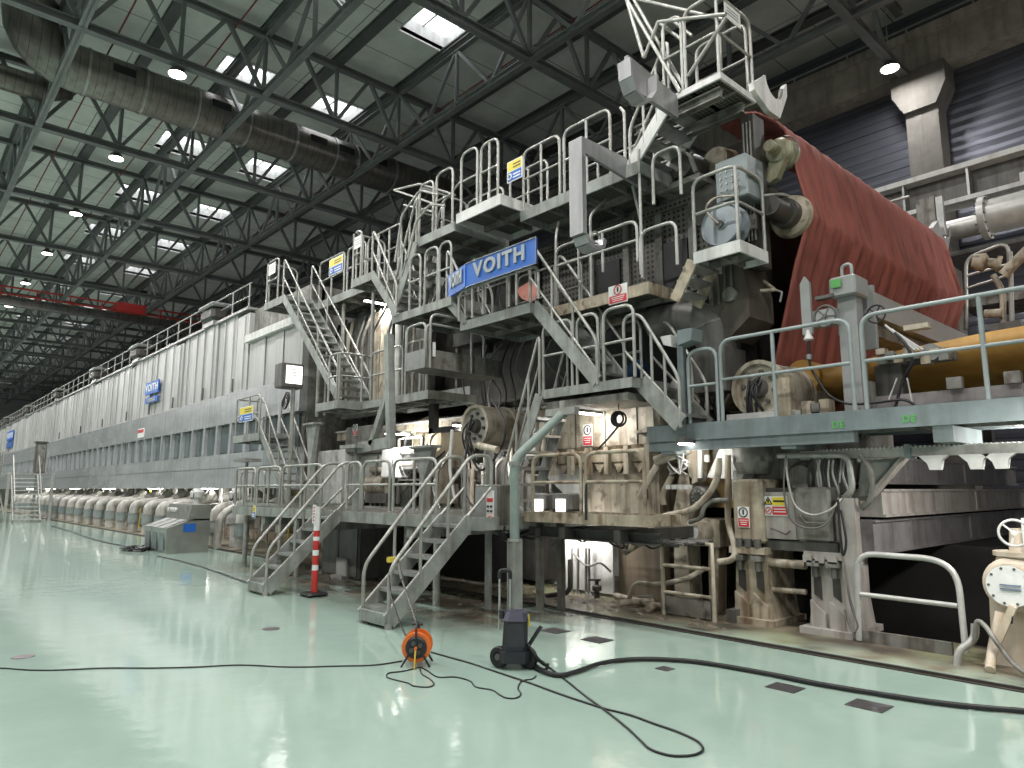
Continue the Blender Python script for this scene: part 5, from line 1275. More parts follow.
pipe([P(957, 668, X=7.55), P(958, 650, X=7.6), P(975, 640, X=7.7), P(975, 624, X=7.72)], .035, GALV, 'bent grey pipe stub rising from the floor beside the pump')
hose([P(975, 640, X=7.65), P(977, 622, X=7.62), P(985, 626, X=7.6), P(995, 640, X=7.55), P(1010, 660, X=7.5), P(1024, 672, X=7.45), P(1045, 680, X=7.4)], .022, MID, 'grey hose curving from the pipe stub to the right edge')
pipe([P(990, 670, Z=.03), P(992, 650, X=7.65), P(1000, 612, X=7.7)], .04, CP, 'slanted cream drain pipe in front of the pump')
# ------------------------------------------------------------------ shower arm cluster left of the pedestals
t = thing('shower_drive', 'cream motor with round white cap and thick hoses by the railing cage', 'drive unit', P(690, 600, X=8.3))
c = P(692, 532, X=8.0)
MB().lathe(c, (1, 0, 0), [(0, 0), (0, .1), (.03, .14), (.06, .17), (.5, .17), (.5, 0)], 28).build('motor', CREAM, t)
MB().lathe(c + V((-.005, 0, 0)), (1, 0, 0), [(0, 0), (0, .1)], 24).build('cap', SIGNW, t)
MB().prism([(c.y + .45, 0), (c.y + .2, 0), (c.y + .22, 1.0), (c.y + .1, 1.75), (c.y + .3, 1.8), (c.y + .42, 1.3)], 'x', 8.2, 8.5).build('frame_leg', CREAM, t)
MB().prism([(c.y - .02, 0), (c.y - .15, 0), (c.y - .2, .9), (c.y - .05, 1.2)], 'x', 8.3, 8.5).build('frame_leg', RUSTY, t)
MB().box(8.25, 8.9, c.y - .25, c.y + .35, .85, 1.2).build('bracket', CREAM, t)
MB().lathe(P(697, 497, X=8.2), (1, 0, 0), [(0, 0), (0, .12), (.03, .15), (.3, .15), (.3, 0)], 24).build('gear_case', DGREY, t)
for k in range(10):
    a = k * .63; q = P(697, 497, X=8.18) + V((0, .08 * math.cos(a), .08 * math.sin(a)))
    MB().cyl(q, q + V((.03, 0, 0)), .018, 8).build('bolt', GALV, t)
t = thing('shower_nozzle', 'tangle of pale pipes and fittings above the shower drive', 'nozzle', P(680, 480, X=8.1))
a, b_ = P(655, 462, X=8.0), P(690, 448, X=8.2)
MB().tube([a, b_], .075, 12).build('arm', CREAM, t)
MB().prism([(b_.y + .1, b_.z + .12), (b_.y - .2, b_.z + .15), (b_.y - .1, b_.z - .45), (b_.y + .02, b_.z - .5)], 'x', 8.2, 8.4).build('post', CREAM, t)
random.seed(9)
cc = P(677, 462, X=8.05)
for k in range(7):
    q = [cc + V((random.uniform(-.08, .05), random.uniform(-.16, .16), random.uniform(-.2, .16))) for _ in range(4)]
    MB().tube(catmull(q, 5), .014, 6).build('tubing', WHITE if k % 2 else GALV, t)
for k in range(4):
    q = P(670 + 6 * k, 487, X=8.05); MB().cbox(q, .1, .07, .06).build('fitting', WHITE, t)
pipe([P(640, 497, X=7.9), P(648, 480, X=7.9), P(657, 466, X=8.0)], .045, CREAM, 'cream bent pipe rising to the shower nozzle', rad=.3)
pipe([P(664, 505, X=8.1), P(662, 494, X=8.1), P(672, 476, X=8.1)], .04, CREAM, 'short cream bent pipe below the shower nozzle', rad=.1)
hose([P(719, 458, X=7.9), P(718, 475, X=7.9), P(708, 495, X=7.9), P(690, 510, X=7.85), P(665, 516, X=7.8), P(653, 523, X=7.8), P(650, 538, X=7.8)], .04, CREAM, 'thick cream hose sweeping down across the shower drive', n=10)
hose([P(728, 500, X=8.0), P(712, 501, X=7.95), P(704, 508, X=7.9), P(700, 518, X=7.9), P(690, 522, X=7.95)], .03, MID, 'grey hose beside the thick cream hose', n=8)
pipe([P(650, 535, X=7.8), P(650, 541, X=7.8), P(640, 543, X=7.75), P(624, 553, X=7.7)], .045, CREAM, 'stained pipe end leading away under the rusty walkway')
pipe([P(728, 455, X=8.1), P(728, 525, X=8.1), P(735, 545, X=8.0), P(735, 560, X=7.95), P(718, 562, X=7.9)], .04, CREAM, 'upright cream pipe with a kicked foot left of the ban sign', rad=.15)
for k, (px, py0, py1) in enumerate(((700, 440, 478), (735, 470, 500), (707, 455, 462))):
    pipe([P(px, py0, X=8.2), P(px, py1, X=8.2)], .035, WHITE, ('white upright pipe behind the thick cream hose', 'white upright pipe beside the rusty pedestal column', 'short white valve stub under the deck')[k])
t = thing('yellow_casing', 'brownish yellow casing behind the hoses under the deck corner', 'casing', P(712, 490, X=8.6))
MB().box(8.6, 9.2, P(735, 460, X=8.6).y, P(690, 460, X=8.6).y, 1.35, 2.25).build('casing', M('ochre_stained_casing', (.42, .29, .13), .6, 0, .25, 3, streak=(.2, .11, .04), samt=.6), t)
# railing cage
t = thing('railing_cage', 'small rusty floor railing with a dirty kick plate by the void', 'guard rail', (7.7, 5.6, 0))
X = 7.75; yl, yr = P(663, 580, X=X).y, P(713, 580, X=X).y
MB().tube([(X, yl, 0), (X, yl, .92), (X, yr, .92), (X, yr, 0)], .032, 8).build('frame', CREAM, t)
for z in (.62, .28): MB().tube([(X, yl, z), (X, yr, z)], .024, 8).build('midrail', CREAM, t)
MB().box(X - .01, X + .02, yr + .04, yl - .04, .02, .24).build('kick_plate', M('flaking_plate', (.22, .2, .17), .7, 0, .3, 4, speck=(.03, .03, .03)), t)
MB().box(X + .1, X + .7, yr - .2, yr - .1, .0, .15).build('floor_bracket', DGREY, t)
# ------------------------------------------------------------------ below the rusty walkway
t = thing('white_screen', 'white plastic screen hung below the rusty walkway', 'screen', (8.35, 7.3, 0))
y1, y0 = P(566, 570, X=8.3).y, P(613, 570, X=8.3).y
MB().prism([(y0, .05), (y1, .05), (y1 + .02, 1.05), (y1 - .2, .95), ((y0 + y1) / 2, 1.0), (y0 + .15, 1.08), (y0, 1.02)], 'x', 8.3, 8.33).build('sheet', WHITE, t)
t = thing('stained_wall_panel', 'brown stained concrete panel between the white screen and the cage', 'panel', (8.4, 6.2, 0))
MB().box(8.4, 8.6, P(662, 570, X=8.4).y, y0 - .03, 0, 1.08).build('panel', M('brown_stained_concrete', (.21, .165, .115), .7, 0, .3, 2, streak=(.06, .045, .03), samt=.7, bump=.2), t)
t = thing('white_plinth', 'bright white machine plinth seen under the walkway behind the bent pole', 'plinth', (8.8, 8.2, 0))
MB().box(8.8, 9.3, P(560, 570, X=8.8).y, P(482, 570, X=8.8).y, .0, .95).build('plinth', WHITE, t)
MB().box(8.7, 8.78, P(550, 570, X=8.7).y, P(530, 570, X=8.7).y, .1, .9).build('window_frame', SIGNW, t)
MB().box(8.68, 8.72, P(547, 570, X=8.7).y, P(532, 570, X=8.7).y, .42, .82).build('dark_opening', DARK, t)
MB().box(8.5, 8.75, P(525, 570, X=8.6).y, P(505, 570, X=8.6).y, .2, .3).build('step', MID, t)
for k, px in enumerate((572, 578, 586, 589)):
    pipe([P(px, 548, X=8.2), P(px, 594, X=8.2), P(px + 6, 600, X=8.1)], .022, DGREY, ('dark thin pipe at the left edge of the white screen', 'second dark thin pipe on the white screen', 'third thin pipe, mid white screen', 'fourth thin pipe, mid white screen')[k], rad=.08)
hose([P(572, 552, X=8.2), P(583, 563, X=8.15), P(590, 566, X=8.15), P(600, 563, X=8.15), P(611, 572, X=8.2)], .016, DGREY, 'dark arched hose across the white screen')
pipe([P(543, 605, Z=.02), P(543, 596, X=7.6), P(570, 593, X=7.75), P(570, 560, X=7.9)], .035, DARK, 'black bent pipe standing by the gutter left of the screen')
for k, (a, b_) in enumerate((((588, 600), (640, 614)), ((600, 604), (648, 601)), ((618, 614), (652, 604)), ((590, 608), (625, 606)))):
    pipe([P(*a, Z=.06) + V((.6, 0, 0)), P(*b_, Z=.06) + V((.6, 0, 0))], .045, (CREAM, MID, RUSTY, CREAM)[k], ('long stained pipe lying behind the gutter below the white screen', 'grey pipe lying on the floor by the railing cage', 'rusty pipe lying askew behind the gutter', 'short cream pipe lying beside the long stained pipe')[k])
pipe([P(628, 602, X=7.9), P(634, 583, X=7.9), P(660, 585, X=7.9), P(690, 578, X=8.1), P(705, 568, X=8.3)], .035, CREAM, 'cream pipe bending from the floor through the railing cage')
t = thing('small_valve', 'black T-handled valve on the white screen', 'valve', P(597, 595, X=8.1))
MB().lathe(P(597, 600, X=8.1), (0, 0, 1), [(0, .04), (.12, .04), (.14, .07), (.2, .07), (.22, .03), (.3, .03), (.3, 0)], 12).build('body', DARK, t)
MB().bar(P(590, 580, X=8.1), P(600, 580, X=8.1), .03, .03).build('t_handle', DARK, t)
# dark clutter under walkways
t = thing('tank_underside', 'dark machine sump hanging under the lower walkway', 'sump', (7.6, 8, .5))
MB().box(8.0, 9.2, 9.4, 13.2, .0, 1.0).build('sump', VOIDK, t)
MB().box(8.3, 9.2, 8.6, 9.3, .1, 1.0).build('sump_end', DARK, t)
t = thing('dark_cupboard', 'dark grey cupboard standing behind the left floor stair', 'cupboard', (6.6, 11.9, 0))
MB().bevbox(6.5, 7.2, 11.3, 12.7, 0, .95, .02).build('cupboard_body', DGREY, t)
MB().box(6.48, 6.5, 11.35, 12.0, .05, .9).build('door', DGREY, t)
MB().box(6.48, 6.5, 12.03, 12.65, .05, .9).build('door', DGREY, t)
c = P(343, 578, Z=0)
t = thing('concrete_block', 'pale concrete block at the foot of the post behind the striped bollard', 'block', c)
MB().bevbox(c.x - .05, c.x + .45, c.y - .18, c.y + .2, 0, .36, .02).build('block_body', M('pale_concrete', (.4, .4, .37), .8, 0, .15, 5), t)
MB().box(c.x - .15, c.x - .05, c.y - .22, c.y + .2, 0, .06).build('toe', M('grey_toe', (.3, .3, .28), .8), t)
t = thing('walkway_post', 'round grey post rising from the concrete block past the walkway', 'post', c + V((.2, 0, 0)))
MB().tube([(c.x + .2, c.y, .36), (c.x + .2, c.y, 2.35)], .06, 12).build('post_tube', PAINT, t)
MB().box(c.x + .0, c.x + .4, c.y - .3, c.y + .3, 2.35, 2.42).build('top_plate', PAINT, t)
MB().box(c.x - .05, c.x + .5, c.y - .9, c.y + .3, 1.02, 1.1).build('shelf_bracket', PAINT, t)
# T posts with tapered heads on the walkway
def tpost(px, py, X, label, w=.5, h=1.05):
    b = P(px, py, X=X); t = thing('tapered_stand', label, 'stand', (X, b.y, 1.27))
    MB().box(X - .06, X + .06, b.y - .06, b.y + .06, 1.27, 1.27 + h * .6).build('post', PAINT, t)
    MB().prism([(b.y - .06, 1.27 + h * .5), (b.y + .06, 1.27 + h * .5), (b.y + w / 2, 1.27 + h), (b.y - w / 2, 1.27 + h)], 'x', X - .05, X + .05).build('tapered_head', PAINT, t)
    MB().box(X - .12, X + .12, b.y - w / 2 - .04, b.y + w / 2 + .04, 1.27 + h, 1.31 + h).build('top_plate', PAINT, t)
tpost(424, 500, 7.2, 'grey tapered stand on the walkway before the cream drum', .62)
tpost(310, 500, 6.9, 'slim grey tapered stand behind the left floor stair', .45, 1.7)
# slim column behind the left stair
t = thing('slim_table', 'small T-shaped metal table beside the hood corner', 'table', P(247, 500, X=6.4))
c = P(247, 462, X=6.4)
MB().tube([(6.4, c.y, 1.27), (6.4, c.y, c.z)], .04, 8).build('stem', GALV, t)
MB().box(6.2, 6.6, c.y - .35, c.y + .35, c.z, c.z + .07).build('top', STEEL, t)
# ------------------------------------------------------------------ bright lower bay
def cab(px0, px1, py0, py1, X, mat, label, name='electrical_cabinet', d=.35, extra=None):
    a, b_ = P(px0, py0, X=X), P(px1, py1, X=X)
    t = thing(name, label, 'cabinet', (X, (a.y + b_.y) / 2, min(a.z, b_.z)))
    MB().bevbox(X, X + d, b_.y, a.y, b_.z, a.z, .02).build('cabinet_body', mat, t)
    MB().box(X - .015, X, b_.y + .03, a.y - .03, b_.z + .04, a.z - .04).build('door', mat, t)
    MB().box(X - .03, X - .015, b_.y + .06, b_.y + .09, (a.z + b_.z) / 2 - .08, (a.z + b_.z) / 2 + .08).build('handle', DGREY, t)
    return t
cab(382, 395, 449, 478, 8.4, SIGNW, 'white wall cabinet beside the cream drum')
cab(311, 345, 452, 505, 8.6, WHITE, 'large white cabinet behind the left walkway rail')
cab(346, 372, 428, 452, 8.6, MID, 'grey box with a small red notice under the left landing')
sign('small red notice on the grey box under the left landing', P(355, 430, X=8.58), .22, .28, kind='prohibit')
cab(356, 378, 455, 500, 9.0, SIGNW, 'bright white panel behind the round grey post')
cab(397, 420, 447, 470, 8.6, STEEL, 'steel box hung in the frame before the cream drum')
t = thing('ladder_rack', 'slim dark ladder frame standing before the cream drum', 'frame', P(410, 500, X=8.5))
a, b_ = P(399, 439, X=8.5), P(421, 505, X=8.5)
for y in (a.y, b_.y): MB().box(8.48, 8.53, y - .025, y + .025, 1.28, a.z).build('upright', DGREY, t)
for k in range(4): MB().box(8.48, 8.53, b_.y, a.y, a.z - .02 - .3 * k, a.z + .02 - .3 * k).build('rung', DGREY, t)
t = thing('black_bracket', 'black square bracket hanging above the cream drum', 'bracket', P(440, 432, X=8.0))
a, b_ = P(429, 402, X=8.0), P(452, 431, X=8.0)
MB().box(8.0, 8.15, a.y - .14, a.y, b_.z, a.z + .1).build('upright', BLACK, t)
MB().box(8.0, 8.15, b_.y - .1, a.y, b_.z - .0, b_.z + .1).build('foot', BLACK, t)
t = thing('bay_crossbeam', 'pale stained crossbeam over the bright lower bay', 'beam', (8.9, 12, 2.85))
MB().box(8.9, 9.1, 8.9, 16.8, 2.85, 3.05).build('beam_body', CREAM, t)
MB().box(8.85, 9.15, 8.9, 16.8, 3.05, 3.09).build('top_flange', WHITE, t)
t = thing('yellow_pump_set', 'yellowish pump and pipes behind the middle walkway rails', 'pump', P(385, 500, X=8.9))
MB().lathe(P(378, 485, X=8.9), (0, 1, 0), [(-.4, 0), (-.4, .2), (.1, .24), (.3, .24), (.3, 0)], 20).build('motor', YELL if False else CREAM, t)
MB().tube(rounded([P(372, 470, X=8.9), P(385, 470, X=8.9), P(388, 505, X=8.9)], .15), .08, 10).build('pipe', CREAM, t)
MB().box(8.7, 9.1, P(394, 500, X=8.9).y, P(372, 500, X=8.9).y, 1.28, 1.5).build('bed', DGREY, t)
# upright pipes and hoses of the bays: individual lines
random.seed(21)
kinds = [GALV, MID, CREAM, BLACK, DGREY]
for k in range(34):
    y = 8.2 + .25 * k + random.uniform(-.08, .08); x = random.uniform(8.7, 9.6); m = kinds[k % 5]; z0 = 1.0; z1 = random.uniform(2.1, 3.2)
    single(MB().tube(rounded([(x, y, z0), (x, y, z1 - .3), (x + random.uniform(.1, .5), y + random.uniform(-.3, .3), z1)], .15, 4), random.choice((.02, .03, .045)), 7), 'bay_pipe', m, 'thin upright pipe or hose in the bright lower bay behind the walkway rails', 'pipe', 'upright lines in the bright lower bay')
for k in range(16):
    y = 12.3 + .3 * k; x = random.uniform(8.35, 8.6)
    single(MB().tube(rounded([(x, y, 3.5), (x, y, 5.2), (x + .2, y + random.uniform(-.4, .4), 5.9)], .2, 4), random.choice((.02, .03, .04)), 7), 'riser_pipe', kinds[(k * 2) % 5], 'thin riser pipe in front of the pale partition above the left landing', 'pipe', 'riser pipes above the left landing')
for k in range(14):
    y = 8.1 + .22 * k
    single(MB().tube(catmull([(8.8, y, 4.4), (8.65 + random.uniform(-.1, .1), y + random.uniform(-.2, .2), 3.9), (8.75 + random.uniform(-.1, .1), y + random.uniform(-.25, .25), 3.4), (8.7, y + random.uniform(-.3, .3), 3.0)], 4), .018, 6), 'hydraulic_hose', (BLACK, DGREY, MID, DARK)[k % 4], 'short hydraulic hose hanging on the dark machine side behind the sign platform', 'hose', 'hoses on the machine side')
for k in range(12):
    y = 9.2 + .3 * k
    single(MB().tube(catmull([(8.6, y, 6.1), (8.5, y + random.uniform(-.2, .2), 5.7), (8.6, y + random.uniform(-.25, .25), 5.3), (8.6, y + random.uniform(-.2, .2), 4.95)], 4), .016, 6), 'hydraulic_hose', (BLACK, DGREY, MID, DARK)[k % 4], 'short hydraulic hose below the top left deck', 'hose', 'hoses below the top deck')
hose([P(492, 400, X=7.4), P(505, 425, X=7.3), P(500, 450, X=7.3), P(480, 470, X=7.4), P(465, 440, X=7.4)], .02, BLACK, 'black hose looping from the grey roll end')
hose([P(452, 430, X=7.6), P(450, 470, X=7.5), P(455, 500, X=7.5)], .03, WHITE, 'white hose hanging left of the grey roll end')
hose([P(468, 440, X=7.4), P(462, 480, X=7.0), P(468, 500, X=6.8), P(478, 510, X=6.6)], .018, BLACK, 'black cable drooping from the grey roll end to the control box')
# monitor on the hood corner
c = P(286, 375, X=6.9)
t = thing('monitor_box', 'dark cased monitor with a bright screen by the hood corner', 'monitor', c - V((0, 0, .2)))
MB().bevbox(6.75, 7.3, c.y - .1, c.y + .3, c.z - .3, c.z + .28, .02).build('casing', DGREY, t)
MB().box(6.86, 7.25, c.y - .112, c.y - .1, c.z - .2, c.z + .22).build('screen', SCRNE, t)
for k in range(3): MB().box(6.95, 7.15, c.y - .118, c.y - .112, c.z - .02 + .07 * k, c.z + .005 + .07 * k).build('screen_line', STEEL, t)
MB().tube([(7.1, c.y, c.z - .3), (7.1, c.y, 1.27)], .05, 8).build('stand', GALV, t)
for k in range(3): MB().torus((6.95, c.y + .05 * k, c.z - .55 - .05 * k), (1, 0, 0), .14, .02, 18, 5).build('cable_coil', BLACK, t)
sign('yellow and red notice on the small platform fixed to the hood band', P(246, 414, X=7.08), .9, .4, kind='notice')
sign('small yellow tag on the walkway edge behind the left floor stair', P(254, 512, X=5.74), .12, .26, kind='notice')
# right side equipment beyond the fabric
t = thing('far_valve_cluster', 'cream valves and pipes on stands beyond the yellow fabric', 'valve', P(1000, 330, X=14.5))
MB().lathe(P(988, 263, X=14.5), (.3, -1, -.3), [(-.25, 0), (-.25, .13), (-.06, .17), (0, .09), (.12, .09), (.12, .14), (.2, .14), (.2, 0)], 18).build('valve_body', RUSTY, t)
MB().tube([P(1003, 275, X=14.3), P(1030, 248, X=14.3)], .09, 14).build('slanted_actuator', CREAM, t)
MB().tube([P(985, 314, X=14.4), P(1003, 313, X=14.4)], .08, 14).build('pipe_stub', RUSTY, t)
MB().tube(rounded([P(993, 275, X=14.5), P(1003, 290, X=14.5), P(1003, 330, X=14.5)], .2), .05, 10).build('riser', CREAM, t)
MB().box(14.2, 14.6, P(1024, 330, X=14.4).y, P(992, 330, X=14.4).y, P(1000, 345, X=14.4).z, P(1000, 325, X=14.4).z).build('dark_box', DGREY, t)
MB().tube([P(1010, 252, X=14.4), P(1012, 325, X=14.4)], .04, 8).build('stand', GALV, t)
t = thing('far_railing', 'bent tube railing beyond the far edge of the red felt', 'guard rail', P(985, 300, X=15.8))
MB().tube(rounded([P(966, 290, X=15.8), P(966, 258, X=15.8), P(1008, 242, X=15.8), P(1010, 282, X=15.8)], .2), .035, 8).build('top_rail', GALV, t)
MB().tube([P(966, 276, X=15.8), P(1009, 264, X=15.8)], .028, 8).build('midrail', GALV, t)
MB().tube([P(968, 288, X=15.8), P(1009, 275, X=15.8)], .028, 8).build('lower_rail', GALV, t)
MB().tube([P(966, 290, X=15.8), P(966, 330, X=15.8)], .04, 8).build('post', GALV, t)
t = thing('far_platform', 'grey railing platform edge and dark slit before the siding', 'platform', P(985, 300, X=16))
a, b_ = P(960, 297, X=16.2), P(1024, 285, X=16.2)
MB().box(16.2, 17.5, b_.y - 2, a.y, min(a.z, b_.z) - .25, min(a.z, b_.z)).build('deck', MID, t)
MB().box(16.3, 16.5, P(985, 370, X=16.3).y, P(977, 370, X=16.3).y, 2.5, 4.6).build('dark_post', DARK, t)
# machinery between fabric and deck rail (slice drive etc.)
t = thing('headbox_drive', 'grimy linkage with pale rods behind the deck rail', 'linkage', P(920, 410, X=8.9))
random.seed(4)
c = P(900, 355, X=9.0)
MB().box(8.9, 9.3, P(950, 360, X=9).y, P(880, 360, X=9).y, c.z - .1, c.z + .0).build('carrier', MID, t)
for k in range(8):
    q = P(882 + 9 * k, 352 + (k % 3) * 4, X=8.9); MB().cbox(q, .12, .1, .07 + .03 * (k % 2)).build('linkage_block', (CREAM, MID, RUSTY)[k % 3], t)
for k in range(3): MB().tube([P(885 + 6 * k, 325 + 4 * k, X=8.8), P(915 + 4 * k, 350, X=8.8)], .014, 6).build('pale_rod', WHITE, t)
MB().box(8.95, 9.1, P(930, 330, X=9).y, P(905, 330, X=9).y, P(920, 329, X=9).z, P(920, 324, X=9).z).build('yellow_plate', CREAM, t)
MB().lathe(P(930, 352, X=8.85), (1, 0, 0), [(0, 0), (0, .1), (.2, .1)], 16).build('dial', STEEL, t)
hose([P(895, 333, X=8.6), P(906, 345, X=8.55), P(912, 362, X=8.55), P(903, 380, X=8.6), P(895, 408, X=8.6)], .018, BLACK, 'black hose arching behind the deck rail')
for k in range(2): MB().tube([P(897 + 10 * k, 378, X=8.7), P(888 + 24 * k, 402, X=8.7)], .01, 5).build('thin_rod', WHITE, t)
t = thing('headbox_lip', 'long pale grey stained beam lying behind the deck rail', 'machine beam', (9.2, 2, 2.45))
MB().box(9.0, 9.4, -3, P(862, 400, X=9).y, 2.3, 2.72).build('beam_body', M('mauve_grey_beam', (.27, .25, .25), .55, .1, .2, 3, streak=(.12, .1, .09), samt=.5), t)
for k in range(5): MB().box(8.92, 9.0, .2 + .55 * k, .35 + .55 * k, 2.72, 2.85).build('clamp', MID, t)
MB().box(8.86, 9.0, P(870, 400, X=8.8).y, P(850, 400, X=8.8).y, 2.3, 2.9).build('end_block', MID, t)
MB().box(9.05, 9.3, P(905, 395, X=9.1).y, P(878, 395, X=9.1).y, 2.72, 3.1).build('upright_panel', DGREY, t)
cm_ = thing('roll_stand', 'pale upright stand plate in front of the large cream roll', 'stand', P(783, 420, X=8.1))
q = P(783, 400, X=8.1)
MB().box(8.08, 8.2, q.y - .1, q.y + .1, 2.42, P(783, 378, X=8.1).z).build('plate', RUSTY, cm_)
MB().box(8.1, 9.6, P(800, 420, X=8.3).y, P(735, 420, X=8.3).y, 2.3, 2.55).build('bed', WHITE, cm_)
for k in range(4): MB().cbox(P(800 + 9 * k, 410 - k, X=8.4), .15, .12, .1 + .08 * (k % 2)).build('block', (RUSTY, CREAM, MID)[k % 3], cm_)
# motor left of the landing stair etc.
t = thing('blue_motor', 'small blue motor under the stair from the hooped landing', 'motor', P(625, 360, X=8.3))
MB().lathe(P(632, 372, X=8.4), (0, -1, .3), [(-.25, 0), (-.25, .12), (.2, .12), (.25, .08), (.25, 0)], 16).build('motor_body', M('dark_blue_paint', (.03, .08, .2), .5), t)
MB().box(8.3, 8.6, P(640, 385, X=8.4).y, P(615, 385, X=8.4).y, 3.0, 3.12).build('bed', DARK, t)
# ------------------------------------------------------------------ work lights in the machine bays
def worklight(x, y, z, e, label, aim=(0, 0, -1), size=.5):
    t = thing('bay_work_light', label, 'lamp', (x, y, z), 'work lights in the machine bays')
    MB().box(x - .3, x + .3, y - .06, y + .06, z + .02, z + .08).build('housing', DGREY, t)
    MB().box(x - .28, x + .28, y - .05, y + .05, z, z + .02).build('diffuser', LAMPE, t)
    ld = bpy.data.lights.new('bay_light', 'AREA'); ld.shape = 'RECTANGLE'; ld.size = size; ld.size_y = .15; ld.energy = e; ld.color = (1, .97, .92)
    lo = bpy.data.objects.new('bay_light', ld); C.objects.link(lo); lo.parent = t; lo.location = (0, 0, -.03)
    d = V(aim); lo.rotation_euler = d.to_track_quat('-Z', 'Y').to_euler()
worklight(8.2, 12.8, 2.75, 60, 'work light under the left landing', (.8, 0, -.4))
worklight(8.1, 10.3, 2.75, 50, 'work light under the middle landing', (.8, 0, -.4))
worklight(7.9, 7.1, 2.72, 13, 'work light under the hooped landing', (.7, -.3, -.5))
worklight(8.45, 14.3, 6.0, 34, 'work light under the high dark walkway', (.2, -.2, -.9))
worklight(7.9, 7.6, .95, 16, 'work light under the lower walkway', (.8, 0, -.35))
worklight(7.85, 5.2, 2.16, 9, 'work light under the blue-grey deck corner', (.9, -.2, -.3))
worklight(8.6, 1.5, 2.15, 42, 'added work light under the deck for the cross girders', (.5, .8, -.35))  # unseen lamp added to brighten the cross girders
worklight(6.9, 1.3, 2.3, 26, 'work light beyond the right edge above the pump', (.5, .1, -.8))
worklight(8.5, 25, 1.6, 20, 'work light under the hood behind the console', (.6, 0, -.5), 2)
for k in range(5): worklight(8.7, 32 + 8 * k, 1.6, 22, 'work light under the hood, %s beyond the console one' % ORD[k], (.3, 0, -.8), 2)
worklight(16.9, -.5, 6.2, 260, 'work light on the back aisle beyond the right edge', (.7, .7, -.25), 1)
# ================================================================== THINGS ON THE MINT FLOOR
# orange cable reel
c0 = P(417, 664, Z=0); cx, cy = c0.x, c0.y
fw = V((-c0.x, -c0.y, 0)).normalized(); sd = V((fw.y, -fw.x, 0))     # faces roughly towards the viewer's side
sd = V((0.75, -0.66, 0)).normalized(); fw = V((-.66, -.75, 0)).normalized()
c = V((cx, cy, .165)); R = .135
t = thing('cable_reel', 'orange cable reel with black hub standing on the mint floor', 'cable reel', (cx, cy, 0))
MB().lathe(c - fw * .09, fw, [(0, 0), (0, R), (.015, R), (.015, R * .7), (.16, R * .7), (.16, R), (.175, R), (.18, R * .93), (.175, R * .5)], 32).build('orange_drum', ORANGE, t)
MB().lathe(c + fw * .07, fw, [(0, R * .74), (.03, R * .72), (.04, R * .62), (.04, 0)], 28).build('black_hub', BLACKP, t)
for k in range(4):
    a = k * math.pi / 2 + .5; q = c + fw * .112 + (sd * math.cos(a) + V((0, 0, 1)) * math.sin(a)) * R * .33
    MB().cyl(q, q + fw * .012, .022, 12).build('socket', DGREY, t)
MB().cyl(c + fw * .11, c + fw * .15, .014, 8).build('plug', ORANGE, t)
fr = MB()
for s in (-1, 1):
    fr.tube(rounded([c + fw * .12 * s + sd * .13 + V((0, 0, -.165)), c + fw * .1 * s + V((0, 0, .05)), c + fw * .12 * s - sd * .13 + V((0, 0, -.165))], .05), .01, 6)
fr.tube(rounded([c - fw * .1 + V((0, 0, .02)), c - fw * .1 + V((0, 0, .19)), c - fw * .0 + V((0, 0, .2)), c + fw * .11 + V((0, 0, .19)), c + fw * .11 + V((0, 0, .02))], .04), .01, 6)
fr.build('stand_frame', BLACKP, t)
MB().tube([c - sd * .05 + V((0, 0, .19)), c + sd * .05 + V((0, 0, .19))], .014, 8).build('grip', BLACKP, t)
MB().tube(catmull([c + fw * .13 + V((0, 0, .0)), c + fw * .16 + V((0, 0, -.05)), c + fw * .18 + V((0, 0, -.11)), c + fw * .2 + V((0, 0, -.16))], 5), .009, 6).build('orange_lead', M('orange_yellow_lead', (.6, .4, .05), .5), t)
def cord(px, r, label, mat=BLACK, z=None): return hose([P(*q, Z=(z or r)) for q in px], r, mat, label, 'cable', 'floor_cable', n=7, smooth=5)
cord([(-40, 668), (0, 668), (30, 670), (60, 670), (105, 668), (150, 668), (195, 667), (240, 665), (290, 667), (340, 666), (375, 665), (402, 661)], .0065, 'thin black cord running straight left from the orange reel')
cord([(420, 667), (404, 671), (389, 673), (387, 677), (396, 680), (408, 683), (414, 686), (428, 687), (434, 684), (430, 679), (422, 674), (420, 668)], .006, 'small loop of black cord in front of the orange reel')
cord([(421, 667), (428, 671), (438, 677), (455, 677), (470, 681), (476, 687), (492, 690), (500, 695), (507, 698), (516, 698), (521, 694), (518, 688), (522, 681), (532, 679), (536, 676)], .006, 'wavy thin black cord from the orange reel to the black cleaner')
cord([(431, 652), (445, 656), (470, 663), (500, 673), (530, 683), (560, 694), (590, 704), (606, 709), (630, 715), (655, 724), (678, 732), (697, 741), (703, 749), (697, 754), (684, 756), (668, 755), (650, 749), (640, 740), (626, 727), (606, 711), (588, 698), (568, 682), (550, 668), (538, 660)], .008, 'long black cable looping over the floor in front of the cleaner')
hose([P(528, 650, Z=.16), P(531, 658, Z=.06), P(536, 666, Z=.035)] + [P(*q, Z=.024) for q in ((548, 673), (562, 675), (578, 671), (598, 664), (622, 660), (652, 659), (690, 661), (725, 666), (770, 674), (820, 684), (880, 694), (940, 703), (1000, 709), (1060, 713))], .02, BLACK, 'thick black hose sweeping right from the cleaner across the floor', n=10)
